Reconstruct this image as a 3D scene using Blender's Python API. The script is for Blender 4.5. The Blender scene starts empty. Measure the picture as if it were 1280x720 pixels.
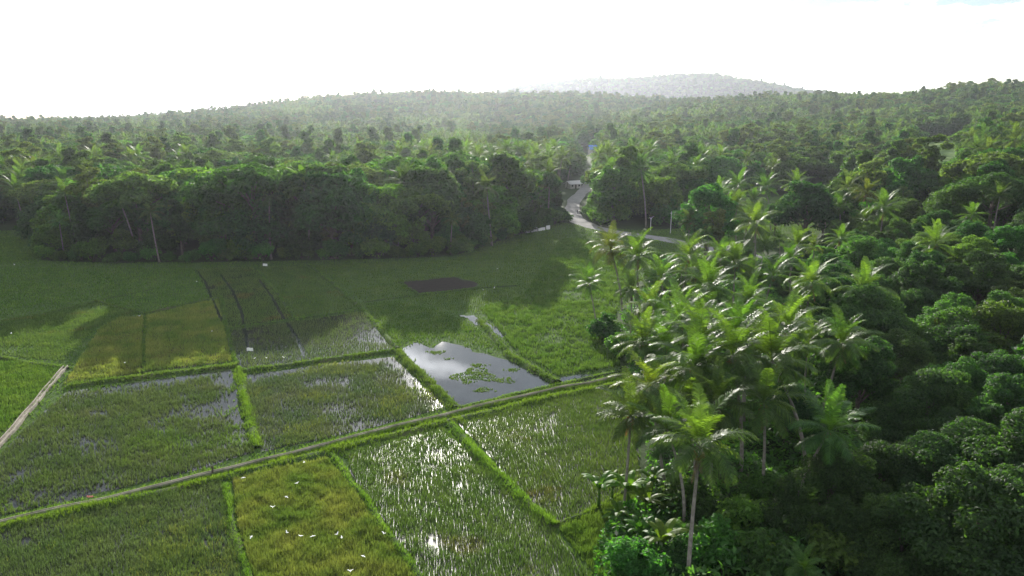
import bpy, bmesh, math, random
import numpy as np
from mathutils import Vector, Matrix
PI = math.pi
R = math.radians
random.seed(7)
rng = np.random.default_rng(7)
scene = bpy.context.scene
C = scene.collection

# ------------------------------------------------------------------ camera numbers
F = 900.0
PITCH = math.atan(222 / 900.0)
CAMZ = 40.0
cp, sp = math.cos(PITCH), math.sin(PITCH)
SUN_AZ = R(-6)      # from +Y towards +X
SUN_EL = R(16.8)


def ray(px, py):
    a = (px - 640) / F
    b = (360 - py) / F
    return (a, cp + b * sp, -sp + b * cp)


def slope(px, py):
    d = ray(px, py)
    return d[2] / math.hypot(d[0], d[1])


def smooth(a, b, x):
    t = np.clip((x - a) / (b - a), 0, 1)
    return t * t * (3 - 2 * t)


def vnoise(x, y, s, seed=0):
    x = np.asarray(x, float) / s + seed * 17.31
    y = np.asarray(y, float) / s - seed * 9.77
    xi = np.floor(x); yi = np.floor(y)
    fx = x - xi; fy = y - yi
    fx = fx * fx * (3 - 2 * fx); fy = fy * fy * (3 - 2 * fy)

    def h(a, b):
        v = np.sin(a * 127.1 + b * 311.7 + seed * 3.7) * 43758.5453
        return v - np.floor(v)
    return (h(xi, yi) * (1 - fx) + h(xi + 1, yi) * fx) * (1 - fy) + (h(xi, yi + 1) * (1 - fx) + h(xi + 1, yi + 1) * fx) * fy


def fbm(x, y, s, seed=0):
    return (vnoise(x, y, s, seed) * .55 + vnoise(x, y, s * .47, seed + 1) * .3 + vnoise(x, y, s * .21, seed + 2) * .15)


def ztab(D, tab, tree=13):
    us = [t[0] for t in tab]
    return us, [CAMZ + D * slope(u, y) - tree for u, y in tab]


A_U, A_Z = ztab(1700, [(-600, 151), (0, 149), (140, 147), (250, 138), (330, 130), (400, 121), (470, 117), (560, 115), (650, 115), (720, 115), (770, 119), (850, 124), (930, 128), (1010, 132), (1300, 150)], 21)
B_U, B_Z = ztab(3200, [(500, 150), (600, 128), (640, 109), (700, 102), (735, 98), (800, 98), (830, 94), (860, 92), (895, 93), (925, 99), (960, 104), (990, 110), (1060, 118), (1200, 150)], 14)
C_U, C_Z = ztab(1250, [(700, 150), (780, 132), (850, 122), (950, 116), (1050, 116), (1120, 117), (1180, 112), (1230, 106), (1300, 103), (1500, 98), (2500, 120)], 24)


def T(x, y):
    """ground height"""
    x = np.asarray(x, float); y = np.asarray(y, float)
    r = np.hypot(x, y)
    u = np.where(y > 1, 640 + F * (x / np.maximum(y, 1)) / cp, np.where(x > 0, 2500, -600))
    u = np.clip(u, -600, 2500)
    n = fbm(x, y, 260, 3) - .5
    za = np.maximum(np.interp(u, A_U, A_Z), 0) * smooth(850, 1650, r) * (1 - .8 * smooth(1800, 2700, r))
    zb = np.maximum(np.interp(u, B_U, B_Z), 0) * smooth(2550, 3200, r) * (1 - .6 * smooth(3400, 4600, r))
    zc = np.maximum(np.interp(u, C_U, C_Z), 0) * (.30 * smooth(420, 760, r) + .70 * smooth(760, 1250, r)) * (1 - .6 * smooth(1350, 2400, r))
    roll = n * 16 * smooth(480, 900, r) * (1 - .5 * smooth(1300, 1700, r))
    roll = np.where(r > 2900, 0, roll) * (.35 + .65 * smooth(150, 420, u))
    zd = 10 * smooth(1030, 1260, u) * smooth(95, 230, r) * (1 - smooth(420, 760, r) * .6)
    return np.maximum(np.maximum(np.maximum(za, zb), zc) + roll, -3 * smooth(500, 900, r)) + zd - 45 * smooth(1900, 3000, r) * (1 - smooth(120, 330, u))


def Tz(x, y):
    return float(T(x, y))


def W(px, py, h=0.0):
    """ground point seen at a pixel of the photograph (height h above the ground)"""
    d = ray(px, py)
    z = 0.0
    for _ in range(12):
        t = (z + h - CAMZ) / d[2]
        z = .5 * z + .5 * Tz(d[0] * t, d[1] * t)
    return (d[0] * t, d[1] * t)


def project(x, y, z):
    X = x; Y = y * cp - (z - CAMZ) * sp; Z = y * sp + (z - CAMZ) * cp
    Y = np.maximum(Y, .01)
    return 640 + F * X / Y, 360 - F * Z / Y


# ------------------------------------------------------------------ mesh helpers
def new_obj(name, me, parent=None, mat=None):
    o = bpy.data.objects.new(name, me)
    C.objects.link(o)
    if parent:
        o.parent = parent
    if mat and not me.materials:
        me.materials.append(mat)
    return o


def np_mesh(name, V, Fc, mat, smooth_=False):
    V = np.ascontiguousarray(V, dtype=np.float32)
    Fc = np.ascontiguousarray(Fc, dtype=np.int32)
    me = bpy.data.meshes.new(name)
    me.vertices.add(len(V)); me.vertices.foreach_set('co', V.ravel())
    m, k = Fc.shape
    me.loops.add(m * k); me.loops.foreach_set('vertex_index', Fc.ravel())
    me.polygons.add(m)
    me.polygons.foreach_set('loop_start', np.arange(0, m * k, k, dtype=np.int32))
    me.polygons.foreach_set('loop_total', np.full(m, k, dtype=np.int32))
    me.polygons.foreach_set('use_smooth', np.full(m, smooth_, dtype=bool))
    me.update(calc_edges=True)
    if mat:
        me.materials.append(mat)
    return me


class MB:
    def __init__(s):
        s.v = []; s.f = []

    def add(s, V, Fs):
        b = len(s.v)
        s.v += [tuple(p) for p in V]
        s.f += [tuple(i + b for i in f) for f in Fs]

    def box(s, x0, y0, z0, x1, y1, z1):
        s.add([(x0, y0, z0), (x1, y0, z0), (x1, y1, z0), (x0, y1, z0), (x0, y0, z1), (x1, y0, z1), (x1, y1, z1), (x0, y1, z1)],
              [(0, 3, 2, 1), (4, 5, 6, 7), (0, 1, 5, 4), (1, 2, 6, 5), (2, 3, 7, 6), (3, 0, 4, 7)])

    def tube(s, pts, rad, n=8, flat=(1, 1), cap=True):
        V = []; Fs = []
        P = [Vector(p) for p in pts]
        for i, p in enumerate(P):
            t = (P[min(i + 1, len(P) - 1)] - P[max(i - 1, 0)]).normalized()
            a = t.orthogonal() if abs(t.z) > .95 else t.cross(Vector((0, 0, 1)))
            a.normalize(); b = t.cross(a)
            if abs(t.z) > .95:
                a = Vector((1, 0, 0)) - t * t.x; a.normalize(); b = t.cross(a)
            for k in range(n):
                an = 2 * PI * k / n
                V.append(p + (a * math.cos(an) * flat[0] + b * math.sin(an) * flat[1]) * rad[i])
        for i in range(len(P) - 1):
            for k in range(n):
                k2 = (k + 1) % n
                Fs.append((i * n + k, i * n + k2, (i + 1) * n + k2, (i + 1) * n + k))
        if cap:
            Fs.append(tuple(range(n - 1, -1, -1)))
            Fs.append(tuple((len(P) - 1) * n + k for k in range(n)))
        s.add(V, Fs)

    def ball(s, c, r, n=8, m=6):
        V = []; Fs = []
        for i in range(m + 1):
            th = PI * i / m
            for k in range(n):
                a = 2 * PI * k / n
                V.append((c[0] + r[0] * math.sin(th) * math.cos(a), c[1] + r[1] * math.sin(th) * math.sin(a), c[2] + r[2] * math.cos(th)))
        for i in range(m):
            for k in range(n):
                k2 = (k + 1) % n
                Fs.append((i * n + k, (i + 1) * n + k, (i + 1) * n + k2, i * n + k2))
        s.add(V, Fs)

    def mesh(s, name, mat, smooth_=False):
        me = bpy.data.meshes.new(name)
        me.from_pydata(s.v, [], s.f)
        if smooth_:
            for p in me.polygons:
                p.use_smooth = True
        me.update()
        me.materials.append(mat)
        return me


def tag(o, label=None, cat=None, group=None, kind=None):
    if label: o['label'] = label
    if cat: o['category'] = cat
    if group: o['group'] = group
    if kind: o['kind'] = kind
    return o


def empty(name, loc=(0, 0, 0), rz=0, s=1):
    e = bpy.data.objects.new(name, None)
    e.empty_display_size = .5
    C.objects.link(e)
    e.location = loc; e.rotation_euler = (0, 0, rz); e.scale = (s, s, s)
    return e


# ------------------------------------------------------------------ materials
def nodes(name):
    m = bpy.data.materials.new(name); m.use_nodes = True
    nt = m.node_tree
    for n in list(nt.nodes):
        nt.nodes.remove(n)
    return m, nt


def N(nt, typ, **kw):
    n = nt.nodes.new(typ)
    for k, v in kw.items():
        if k.startswith('i_'):
            n.inputs[k[2:].replace('_', ' ')].default_value = v
        else:
            setattr(n, k, v)
    return n


def noise(nt, scale, detail=3, coord='Object', rough=.55):
    tc = N(nt, 'ShaderNodeTexCoord')
    n = N(nt, 'ShaderNodeTexNoise')
    n.inputs['Scale'].default_value = scale; n.inputs['Detail'].default_value = detail; n.inputs['Roughness'].default_value = rough
    nt.links.new(tc.outputs[coord], n.inputs['Vector'])
    return n.outputs['Fac']


def ramp(nt, fac, stops):
    r = N(nt, 'ShaderNodeValToRGB')
    el = r.color_ramp.elements
    while len(el) < len(stops):
        el.new(.5)
    for e, (p, c) in zip(el, stops):
        e.position = p; e.color = (*c, 1)
    nt.links.new(fac, r.inputs['Fac'])
    return r.outputs['Color']


def mixc(nt, fac, a, b, mode='MIX'):
    m = N(nt, 'ShaderNodeMix', data_type='RGBA', blend_type=mode)
    if isinstance(fac, (int, float)): m.inputs[0].default_value = fac
    else: nt.links.new(fac, m.inputs[0])
    for i, v in ((6, a), (7, b)):
        if isinstance(v, tuple): m.inputs[i].default_value = (*v, 1)
        else: nt.links.new(v, m.inputs[i])
    return m.outputs[2]


def leaf_mat(name, ca, cb, rough=.5, trans=.35, tcol=None, scale=.35, spec=.5, hue=.03, val=.35, dry=None, vary=None):
    if vary is None: vary = not (name.startswith('rice') or name.startswith('grass'))
    """leaf: glossy skin over a body that lets light through"""
    m, nt = nodes(name)
    base = ramp(nt, noise(nt, scale, 3), [(.35, ca), (.65, cb)])
    if dry:
        base = mixc(nt, ramp(nt, noise(nt, scale * .45, 4), [(.60, (0, 0, 0)), (.72, (1, 1, 1))]), base, dry)
    geo = N(nt, 'ShaderNodeNewGeometry')
    oi = N(nt, 'ShaderNodeObjectInfo')
    hs = N(nt, 'ShaderNodeHueSaturation')
    mr = N(nt, 'ShaderNodeMapRange'); mr.inputs['To Min'].default_value = 1 - val; mr.inputs['To Max'].default_value = 1 + val
    nt.links.new(geo.outputs['Random Per Island'], mr.inputs['Value'])
    mo = N(nt, 'ShaderNodeMapRange'); hue = hue if vary else .008; mo.inputs['To Min'].default_value = .5 - hue; mo.inputs['To Max'].default_value = .5 + hue
    nt.links.new(oi.outputs['Random'], mo.inputs['Value'])
    mv = N(nt, 'ShaderNodeMapRange'); mv.inputs['To Min'].default_value = .75 if vary else .92; mv.inputs['To Max'].default_value = 1.3 if vary else 1.1
    mm = N(nt, 'ShaderNodeMath', operation='MULTIPLY'); mm.inputs[1].default_value = 7.31
    mf = N(nt, 'ShaderNodeMath', operation='FRACT')
    nt.links.new(oi.outputs['Random'], mm.inputs[0]); nt.links.new(mm.outputs[0], mf.inputs[0]); nt.links.new(mf.outputs[0], mv.inputs['Value'])
    m2 = N(nt, 'ShaderNodeMath', operation='MULTIPLY')
    nt.links.new(mr.outputs[0], m2.inputs[0]); nt.links.new(mv.outputs[0], m2.inputs[1])
    nt.links.new(base, hs.inputs['Color']); nt.links.new(mo.outputs[0], hs.inputs['Hue']); nt.links.new(m2.outputs[0], hs.inputs['Value'])
    pb = N(nt, 'ShaderNodeBsdfPrincipled')
    pb.inputs['Roughness'].default_value = rough
    pb.inputs['Specular IOR Level'].default_value = spec
    nt.links.new(hs.outputs[0], pb.inputs['Base Color'])
    tr = N(nt, 'ShaderNodeBsdfTranslucent')
    tc = mixc(nt, 1.0, hs.outputs[0], tcol or (2.2, 2.7, .8), 'MULTIPLY')
    nt.links.new(tc, tr.inputs['Color'])
    mx = N(nt, 'ShaderNodeMixShader'); mx.inputs[0].default_value = trans
    nt.links.new(pb.outputs[0], mx.inputs[1]); nt.links.new(tr.outputs[0], mx.inputs[2])
    out = N(nt, 'ShaderNodeOutputMaterial')
    nt.links.new(mx.outputs[0], out.inputs['Surface'])
    return m


def solid_mat(name, stops, scale=1.0, rough=.85, bump=0, bscale=None, spec=.08, metal=0):
    m, nt = nodes(name)
    pb = N(nt, 'ShaderNodeBsdfPrincipled')
    pb.inputs['Roughness'].default_value = rough; pb.inputs['Specular IOR Level'].default_value = spec; pb.inputs['Metallic'].default_value = metal
    nt.links.new(ramp(nt, noise(nt, scale, 5), stops), pb.inputs['Base Color'])
    if bump:
        b = N(nt, 'ShaderNodeBump'); b.inputs['Strength'].default_value = 1; b.inputs['Distance'].default_value = bump
        nt.links.new(noise(nt, bscale or scale * 4, 4), b.inputs['Height']); nt.links.new(b.outputs[0], pb.inputs['Normal'])
    out = N(nt, 'ShaderNodeOutputMaterial'); nt.links.new(pb.outputs[0], out.inputs['Surface'])
    return m


def water_mat(name, col, rough=.05, bump=.01, bscale=3.0):
    m, nt = nodes(name)
    pb = N(nt, 'ShaderNodeBsdfPrincipled')
    pb.inputs['Roughness'].default_value = rough; pb.inputs['IOR'].default_value = 1.33; pb.inputs['Specular IOR Level'].default_value = .5 if rough > .05 else .95
    nt.links.new(ramp(nt, noise(nt, .25, 4), [(.35, col), (.65, tuple(c * 1.6 for c in col))]), pb.inputs['Base Color'])
    b = N(nt, 'ShaderNodeBump'); b.inputs['Strength'].default_value = 1; b.inputs['Distance'].default_value = bump
    nt.links.new(noise(nt, bscale, 3), b.inputs['Height']); nt.links.new(b.outputs[0], pb.inputs['Normal'])
    out = N(nt, 'ShaderNodeOutputMaterial'); nt.links.new(pb.outputs[0], out.inputs['Surface'])
    return m


M = {}
M['soil'] = solid_mat('ground_soil_and_grass', [(.3, (.022, .035, .012)), (.5, (.035, .06, .018)), (.7, (.05, .055, .025))], .12, .95, .05, .8)
M['terrain'] = solid_mat('hill_undergrowth', [(.3, (.018, .034, .010)), (.7, (.04, .065, .02))], .06, .95, .3, .35)
M['meadow'] = solid_mat('meadow_turf', [(.3, (.035, .065, .018)), (.55, (.05, .085, .024)), (.75, (.07, .095, .03))], .12, 1, .12, 1.3, spec=.05)
M['mud'] = solid_mat('paddy_mud', [(.3, (.03, .027, .02)), (.7, (.06, .052, .035))], .5, .7, .02, 3)
M['plough'] = solid_mat('ploughed_earth', [(.3, (.014, .012, .010)), (.7, (.03, .025, .02))], 1, .9, .06, 3)
M['road'] = solid_mat('gravel_road', [(.3, (.17, .17, .17)), (.6, (.23, .225, .22)), (.8, (.29, .28, .27))], .35, 1, .03, 3, spec=.1)
M['concrete'] = solid_mat('weathered_concrete', [(.3, (.11, .11, .075)), (.7, (.34, .31, .25))], .5, .9, .01, 8)
M['planks'] = solid_mat('pale_bare_earth', [(.3, (.17, .15, .12)), (.7, (.32, .29, .24))], .8, .9, .02, 5)
M['water'] = water_mat('pond_water', (.018, .022, .022), .012, .0012, 2.5)
M['pwater'] = water_mat('paddy_water', (.026, .026, .022), .07, .008, 5.0)
M['rwater'] = water_mat('rippled_paddy_water', (.026, .026, .022), .38, .02, 5.0)
M['bark'] = solid_mat('grey_bark', [(.3, (.07, .06, .045)), (.7, (.16, .14, .11))], 3, .9, .03, 12)
M['palmbark'] = solid_mat('palm_bark', [(.3, (.13, .115, .095)), (.7, (.26, .235, .20))], 2.5, .85, .03, 9)
M['white'] = solid_mat('white_feathers', [(.3, (.78, .77, .74)), (.7, (.86, .86, .84))], 6, .7)
M['whitepaint'] = solid_mat('white_paint', [(.3, (.62, .61, .58)), (.7, (.78, .77, .74))], 2, .7)
M['beak'] = solid_mat('beak_and_legs', [(.3, (.25, .16, .03)), (.7, (.35, .2, .04))], 6, .6)
M['wood'] = solid_mat('old_wood', [(.3, (.05, .04, .03)), (.7, (.11, .09, .07))], 3, .9, .01, 10)
M['redcloth'] = solid_mat('faded_red_cloth', [(.3, (.35, .09, .08)), (.7, (.5, .2, .17))], 5, .9)
M['blueroof'] = solid_mat('blue_metal_roof', [(.3, (.05, .14, .42)), (.7, (.08, .19, .52))], 1, .5)
M['greyroof'] = solid_mat('grey_metal_roof', [(.3, (.42, .41, .40)), (.7, (.58, .57, .55))], 1, .45)
M['wallpaint'] = solid_mat('house_wall', [(.3, (.40, .37, .32)), (.7, (.55, .52, .46))], 1, .9)
M['glass'] = solid_mat('dark_window_glass', [(.3, (.02, .025, .03)), (.7, (.03, .035, .04))], 1, .15, spec=.6)
M['metal'] = solid_mat('galvanised_metal', [(.3, (.45, .45, .44)), (.7, (.6, .6, .59))], 2, .5)
M['sand'] = solid_mat('sand_heap', [(.3, (.42, .34, .28)), (.7, (.55, .46, .39))], 1, .95, .03, 5)
M['coconut'] = solid_mat('coconut_husk', [(.3, (.20, .10, .03)), (.7, (.34, .17, .05))], 2, .5)
M['deadfrond'] = leaf_mat('dead_frond', (.16, .10, .05), (.25, .17, .09), .6, .3, (1.3, 1.1, .6), 1)
M['palm'] = leaf_mat('palm_leaf', (.027, .060, .018), (.046, .085, .024), .45, .45, (3.9, 3.8, .75), .4, .12, .02, .3)
M['palm2'] = leaf_mat('palm_leaf_yellowing', (.040, .078, .016), (.068, .10, .022), .45, .45, (3.0, 2.9, .8), .4, .12, .03, .3)
M['palmfar'] = leaf_mat('palm_leaf_matt', (.034, .066, .024), (.055, .09, .03), .65, .40, (3.0, 3.1, .9), .4, .03)  # matt, slightly paler leaf for the distant palms
M['leaf0'] = leaf_mat('leaf_dark', (.018, .042, .016), (.030, .062, .020), .6, .45, (3.0, 3.5, .85), .3, .18, .03, .4)
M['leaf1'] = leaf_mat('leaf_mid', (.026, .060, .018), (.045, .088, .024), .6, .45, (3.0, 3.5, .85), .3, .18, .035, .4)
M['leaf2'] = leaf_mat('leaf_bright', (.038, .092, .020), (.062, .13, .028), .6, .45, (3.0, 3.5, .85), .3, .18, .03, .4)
M['leaf3'] = leaf_mat('leaf_olive', (.042, .066, .024), (.065, .088, .034), .6, .45, (3.0, 3.5, .85), .3, .18, .03, .4)
M['leaf4'] = leaf_mat('leaf_with_russet_tips', (.030, .060, .016), (.05, .085, .022), .52, .45, (3.0, 3.5, .85), .5, .18, .02, .4, dry=(.10, .075, .035))
M['banana'] = leaf_mat('banana_leaf', (.055, .11, .018), (.09, .15, .022), .5, .42, (2.4, 2.6, .5), .5, .08)
M['grass_b'] = leaf_mat('grass_bright', (.065, .12, .026), (.10, .155, .036), .75, .42, (1.6, 1.7, .7), .3, .12)
M['grass_l'] = leaf_mat('grass_lime', (.085, .155, .028), (.125, .20, .038), .75, .42, (1.7, 1.8, .6), .3, .12)
M['grass_d'] = leaf_mat('grass_dark', (.035, .08, .015), (.06, .12, .022), .75, .38, (1.6, 1.7, .7), .3, .12)
M['rice_g'] = leaf_mat('rice_green', (.07, .12, .035), (.10, .15, .045), .75, .38, (1.6, 1.7, .7), .25, .12, dry=(.13, .115, .045))
M['rice_m'] = leaf_mat('rice_weedy', (.075, .108, .040), (.105, .128, .050), .75, .36, (1.35, 1.6, .9), .16, .12, dry=(.115, .11, .07))
M['rice_b'] = leaf_mat('rice_browning', (.075, .115, .05), (.11, .13, .06), .75, .34, (1.4, 1.55, .9), .16, .12, dry=(.13, .11, .07))
M['rice_y'] = leaf_mat('rice_ripening', (.095, .145, .04), (.18, .195, .065), .75, .36, (1.8, 1.9, .7), .2, .12, dry=(.18, .175, .07))

# ------------------------------------------------------------------ polygons
def pw(poly):
    return [W(*p) for p in poly]


def inside(P, X, Y):
    X = np.asarray(X, float); Y = np.asarray(Y, float)
    r = np.zeros(X.shape, bool)
    n = len(P)
    for i in range(n):
        x1, y1 = P[i]; x2, y2 = P[(i + 1) % n]
        if y1 == y2: continue
        c = ((y1 > Y) != (y2 > Y)) & (X < (x2 - x1) * (Y - y1) / (y2 - y1) + x1)
        r ^= c
    return r


def segdist(L, X, Y):
    X = np.asarray(X, float); Y = np.asarray(Y, float)
    d = np.full(X.shape, 1e9)
    for (x1, y1), (x2, y2) in zip(L[:-1], L[1:]):
        dx, dy = x2 - x1, y2 - y1
        t = np.clip(((X - x1) * dx + (Y - y1) * dy) / (dx * dx + dy * dy + 1e-9), 0, 1)
        d = np.minimum(d, np.hypot(X - x1 - t * dx, Y - y1 - t * dy))
    return d


def sheet(name, P, z, mat, label=None, kind='structure', cat=None, w=.35):
    """flat sheet with its outline broken up so that the edge is not ruler-straight"""
    Q = []
    n = len(P)
    for i in range(n):
        a, b = P[i], P[(i + 1) % n]
        L = math.hypot(b[0] - a[0], b[1] - a[1]); k = max(1, min(60, int(L / 1.2)))
        for j in range(k):
            t = j / k
            x, y = a[0] + (b[0] - a[0]) * t, a[1] + (b[1] - a[1]) * t
            Q.append((x + (float(vnoise(x, y, 1.7, 5)) - .5) * w * 2, y + (float(vnoise(x, y, 1.7, 8)) - .5) * w * 2, z))
    bm = bmesh.new()
    f = bm.faces.new([bm.verts.new(q) for q in Q])
    bmesh.ops.triangulate(bm, faces=[f])
    bmesh.ops.recalc_face_normals(bm, faces=bm.faces)
    if bm.faces[:][0].normal.z < 0:
        bmesh.ops.reverse_faces(bm, faces=bm.faces)
    me = bpy.data.meshes.new(name); bm.to_mesh(me); bm.free()
    o = new_obj(name, me, mat=mat)
    return tag(o, label, cat, kind=kind)


def grid_pts(P, dens, jit=.35, rowdir=None):
    xs = [p[0] for p in P]; ys = [p[1] for p in P]
    s = 1 / math.sqrt(dens)
    cx, cy = sum(xs) / len(xs), sum(ys) / len(ys)
    rad = max(math.hypot(x - cx, y - cy) for x, y in P)
    g = np.arange(-rad, rad, s)
    X, Y = np.meshgrid(g, g)
    X = X.ravel(); Y = Y.ravel()
    a = rowdir or 0
    X, Y = X * math.cos(a) - Y * math.sin(a) + cx, X * math.sin(a) + Y * math.cos(a) + cy
    X = X + rng.uniform(-jit, jit, len(X)) * s; Y = Y + rng.uniform(-jit, jit, len(Y)) * s
    k = inside(P, X, Y)
    return X[k], Y[k]


def tufts(X, Y, Z, H, nb=7, w=.03, lean=.45, spread=.06):
    n = len(X)
    az = rng.uniform(0, 2 * PI, (n, nb)); ln = rng.uniform(.1, 1, (n, nb)) * lean
    h = np.asarray(H)[:, None] * rng.uniform(.6, 1.1, (n, nb))
    bx = X[:, None] + np.cos(az) * spread * rng.uniform(0, 1, (n, nb)); by = Y[:, None] + np.sin(az) * spread
    bz = np.broadcast_to(np.asarray(Z), (n,))[:, None] + np.zeros((n, nb))
    tx = bx + np.cos(az) * ln * h; ty = by + np.sin(az) * ln * h; tz = bz + h * np.sqrt(np.maximum(1 - ln * ln * .8, .2))
    wa = az + PI / 2 + rng.uniform(-.6, .6, (n, nb))
    wx = np.cos(wa) * w; wy = np.sin(wa) * w
    V = np.stack([np.stack([bx - wx, by - wy, bz], -1), np.stack([bx + wx, by + wy, bz], -1), np.stack([tx, ty, tz], -1)], 2).reshape(-1, 3)
    Fc = np.arange(len(V)).reshape(-1, 3)
    return V, Fc


SEAMS = [pw(q) for q in ([(244, 337), (256, 352), (270, 385), (278, 404)], [(276, 344), (292, 366), (302, 392), (311, 440)], [(324, 350), (340, 372), (352, 394), (372, 424), (380, 446)])]


def crop(name, P, dens, h, mat, label, z=.05, nb=7, w=.03, patch=None, rowdir=None, jit=.35, lean=.45, spread=.08, hvar=.4, cat='grass', hole=(), thin=None):
    X, Y = grid_pts(P, dens, jit, rowdir)
    for Q in hole:
        k = ~inside(Q, X, Y); X, Y = X[k], Y[k]
    for Q in SEAMS:
        k = segdist(Q, X, Y) > .28; X, Y = X[k], Y[k]
    if thin:
        L_, w_ = thin
        dd = segdist(L_, X, Y) + (fbm(X, Y, 4, 19) - .5) * w_ * 1.3
        k = rng.uniform(0, 1, len(X)) < np.clip((dd - w_ * .25) / w_, .06, 1); X, Y = X[k], Y[k]
    n1 = fbm(X, Y, 7, 3)
    if patch is not None:
        thr, sc, soft = patch
        nn = fbm(X, Y, sc, 11)
        k = nn + rng.normal(0, soft, len(X)) > thr
        X, Y, n1 = X[k], Y[k], n1[k]
    n2 = .5 * vnoise(X, Y, 1.1, 4) + .5 * vnoise(X, Y, .55, 6); n2 = np.clip((n2 - .5) * 1.9 + .5, 0, 1); n2 = n2 * 1.3 - .15
    H = h * (1 - hvar + hvar * (n1 + n2))
    V, Fc = tufts(X, Y, z, H, nb, w, lean, spread)
    o = new_obj(name, np_mesh(name, V, Fc, mat))
    return tag(o, label, cat, kind='stuff')


# ------------------------------------------------------------------ terrain: one sheet to the horizon
rr = np.concatenate([[0], np.geomspace(18, 480, 70), np.linspace(495, 1250, 60), np.linspace(1275, 2800, 60), np.linspace(2850, 6000, 60)])
az = np.concatenate([np.linspace(-50, 50, 261), np.linspace(53, 307, 70)]) * PI / 180
RR, AZ = np.meshgrid(rr, az, indexing='ij')
XX = RR * np.sin(AZ); YY = RR * np.cos(AZ)
ZZ = T(XX, YY)
V = np.stack([XX, YY, ZZ], -1).reshape(-1, 3)
na = len(az)
i, j = np.meshgrid(np.arange(len(rr) - 1), np.arange(na), indexing='ij')
j2 = (j + 1) % na
Fc = np.stack([i * na + j, i * na + j2, (i + 1) * na + j2, (i + 1) * na + j], -1).reshape(-1, 4)
tag(new_obj('ground', np_mesh('ground', V, Fc[:, ::-1], M['terrain'], True)), 'dark green rolling ground under the fields, forest and hills', None, kind='structure')

# ------------------------------------------------------------------ field layout (ground pixels of the photograph)
FIELD = pw([(-260, 292), (-60, 290), (20, 288), (48, 300), (52, 326), (140, 329), (330, 327), (470, 324), (565, 321), (605, 308), (650, 293), (702, 278), (722, 281), (745, 285), (800, 288), (858, 286), (872, 262), (905, 246), (1052, 244), (1066, 268), (1010, 300), (960, 312),
            (880, 320), (840, 338), (800, 352), (772, 395), (768, 430), (776, 470), (800, 540), (800, 590), (765, 640), (752, 720), (750, 860), (-260, 860)])
ROADPX = [(1015, 336), (980, 328), (930, 318), (880, 309), (825, 298), (775, 291), (742, 284), (722, 276), (714, 264), (718, 250), (730, 238), (739, 226), (743, 214), (745, 203), (749, 194)]
ROAD = pw(ROADPX)

# meadow base over the whole field
sheet('meadow_ground', FIELD, .004, M['meadow'], 'green turf between the paddies, the pond and the road')

WET = [
    # name, poly, mat water, crop params
    ('P1', [(-260, 730), (-260, 712), (0, 661), (150, 629), (278, 601), (286, 640), (314, 724), (330, 860), (-260, 860)]),
]
p1 = pw([(-120, 688), (0, 661), (150, 629), (277, 602), (284, 640), (308, 724), (330, 800), (-120, 800)])
p2 = pw([(292, 600), (350, 586), (408, 574), (440, 612), (478, 664), (522, 728), (560, 800), (340, 800), (318, 724), (296, 650)])
p3 = pw([(430, 566), (490, 552), (553, 535), (600, 580), (650, 625), (688, 660), (735, 716), (790, 800), (575, 800), (530, 722), (480, 650), (446, 605)])
p4 = pw([(574, 529), (650, 511), (745, 487), (790, 500), (800, 600), (770, 625), (738, 640), (696, 655), (650, 612), (612, 570)])
p5 = pw([(698, 662), (735, 646), (775, 622), (800, 600), (830, 660), (850, 800), (800, 800), (745, 720)])
q1 = pw([(86, 489), (180, 477), (289, 462), (302, 520), (318, 566), (260, 582), (150, 612), (0, 645), (-120, 671), (-120, 610), (0, 570), (50, 520)])
q0 = pw([(-140, 440), (0, 452), (82, 458), (60, 486), (0, 543), (-140, 600)])
q2 = pw([(304, 470), (400, 456), (492, 446), (530, 484), (560, 508), (500, 526), (400, 550), (326, 565), (312, 520)])
pond = pw([(500, 441), (520, 428), (538, 436), (552, 426), (575, 431), (600, 441), (637, 449), (664, 463), (694, 482), (640, 496), (572, 510), (548, 490), (520, 462)])
strip = pw([(696, 474), (722, 468), (745, 470), (775, 461), (776, 470), (748, 479), (706, 479)])
streak = pw([(574, 393), (590, 394), (606, 403), (622, 410), (634, 418), (630, 422), (612, 414), (594, 405)])
r1 = pw([(80, 482), (100, 450), (126, 410), (150, 398), (179, 396), (177, 466)])
r2 = pw([(183, 396), (230, 384), (272, 374), (280, 410), (290, 452), (240, 458), (182, 465)])
r0 = pw([(-140, 420), (0, 402), (115, 378), (176, 392), (122, 408), (80, 452), (0, 446), (-140, 436)])
d1 = pw([(246, 337), (316, 334), (348, 372), (366, 398), (280, 410), (262, 370)])
d1b = pw([(322, 334), (384, 333), (420, 362), (450, 386), (370, 397), (350, 368)])
d2 = pw([(282, 414), (368, 402), (452, 390), (492, 436), (400, 449), (305, 463), (296, 452)])
e1 = pw([(392, 332), (480, 328), (560, 326), (608, 312), (660, 296), (700, 288), (712, 300), (716, 330), (700, 380), (640, 392), (560, 388), (505, 372), (450, 375)])
e2 = pw([(455, 380), (500, 376), (560, 392), (600, 412), (632, 440), (560, 422), (520, 424), (498, 434)])
mead = pw([(600, 385), (655, 370), (700, 300), (730, 298), (770, 320), (790, 345), (768, 395), (764, 430), (776, 458), (700, 470), (650, 444), (625, 415)])
plough = pw([(502, 353), (570, 346), (592, 352), (602, 358), (560, 364), (520, 367)])
farl = pw([(0, 334), (240, 336), (268, 372), (180, 392), (115, 374), (-100, 398), (-200, 400), (-200, 334)])

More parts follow.
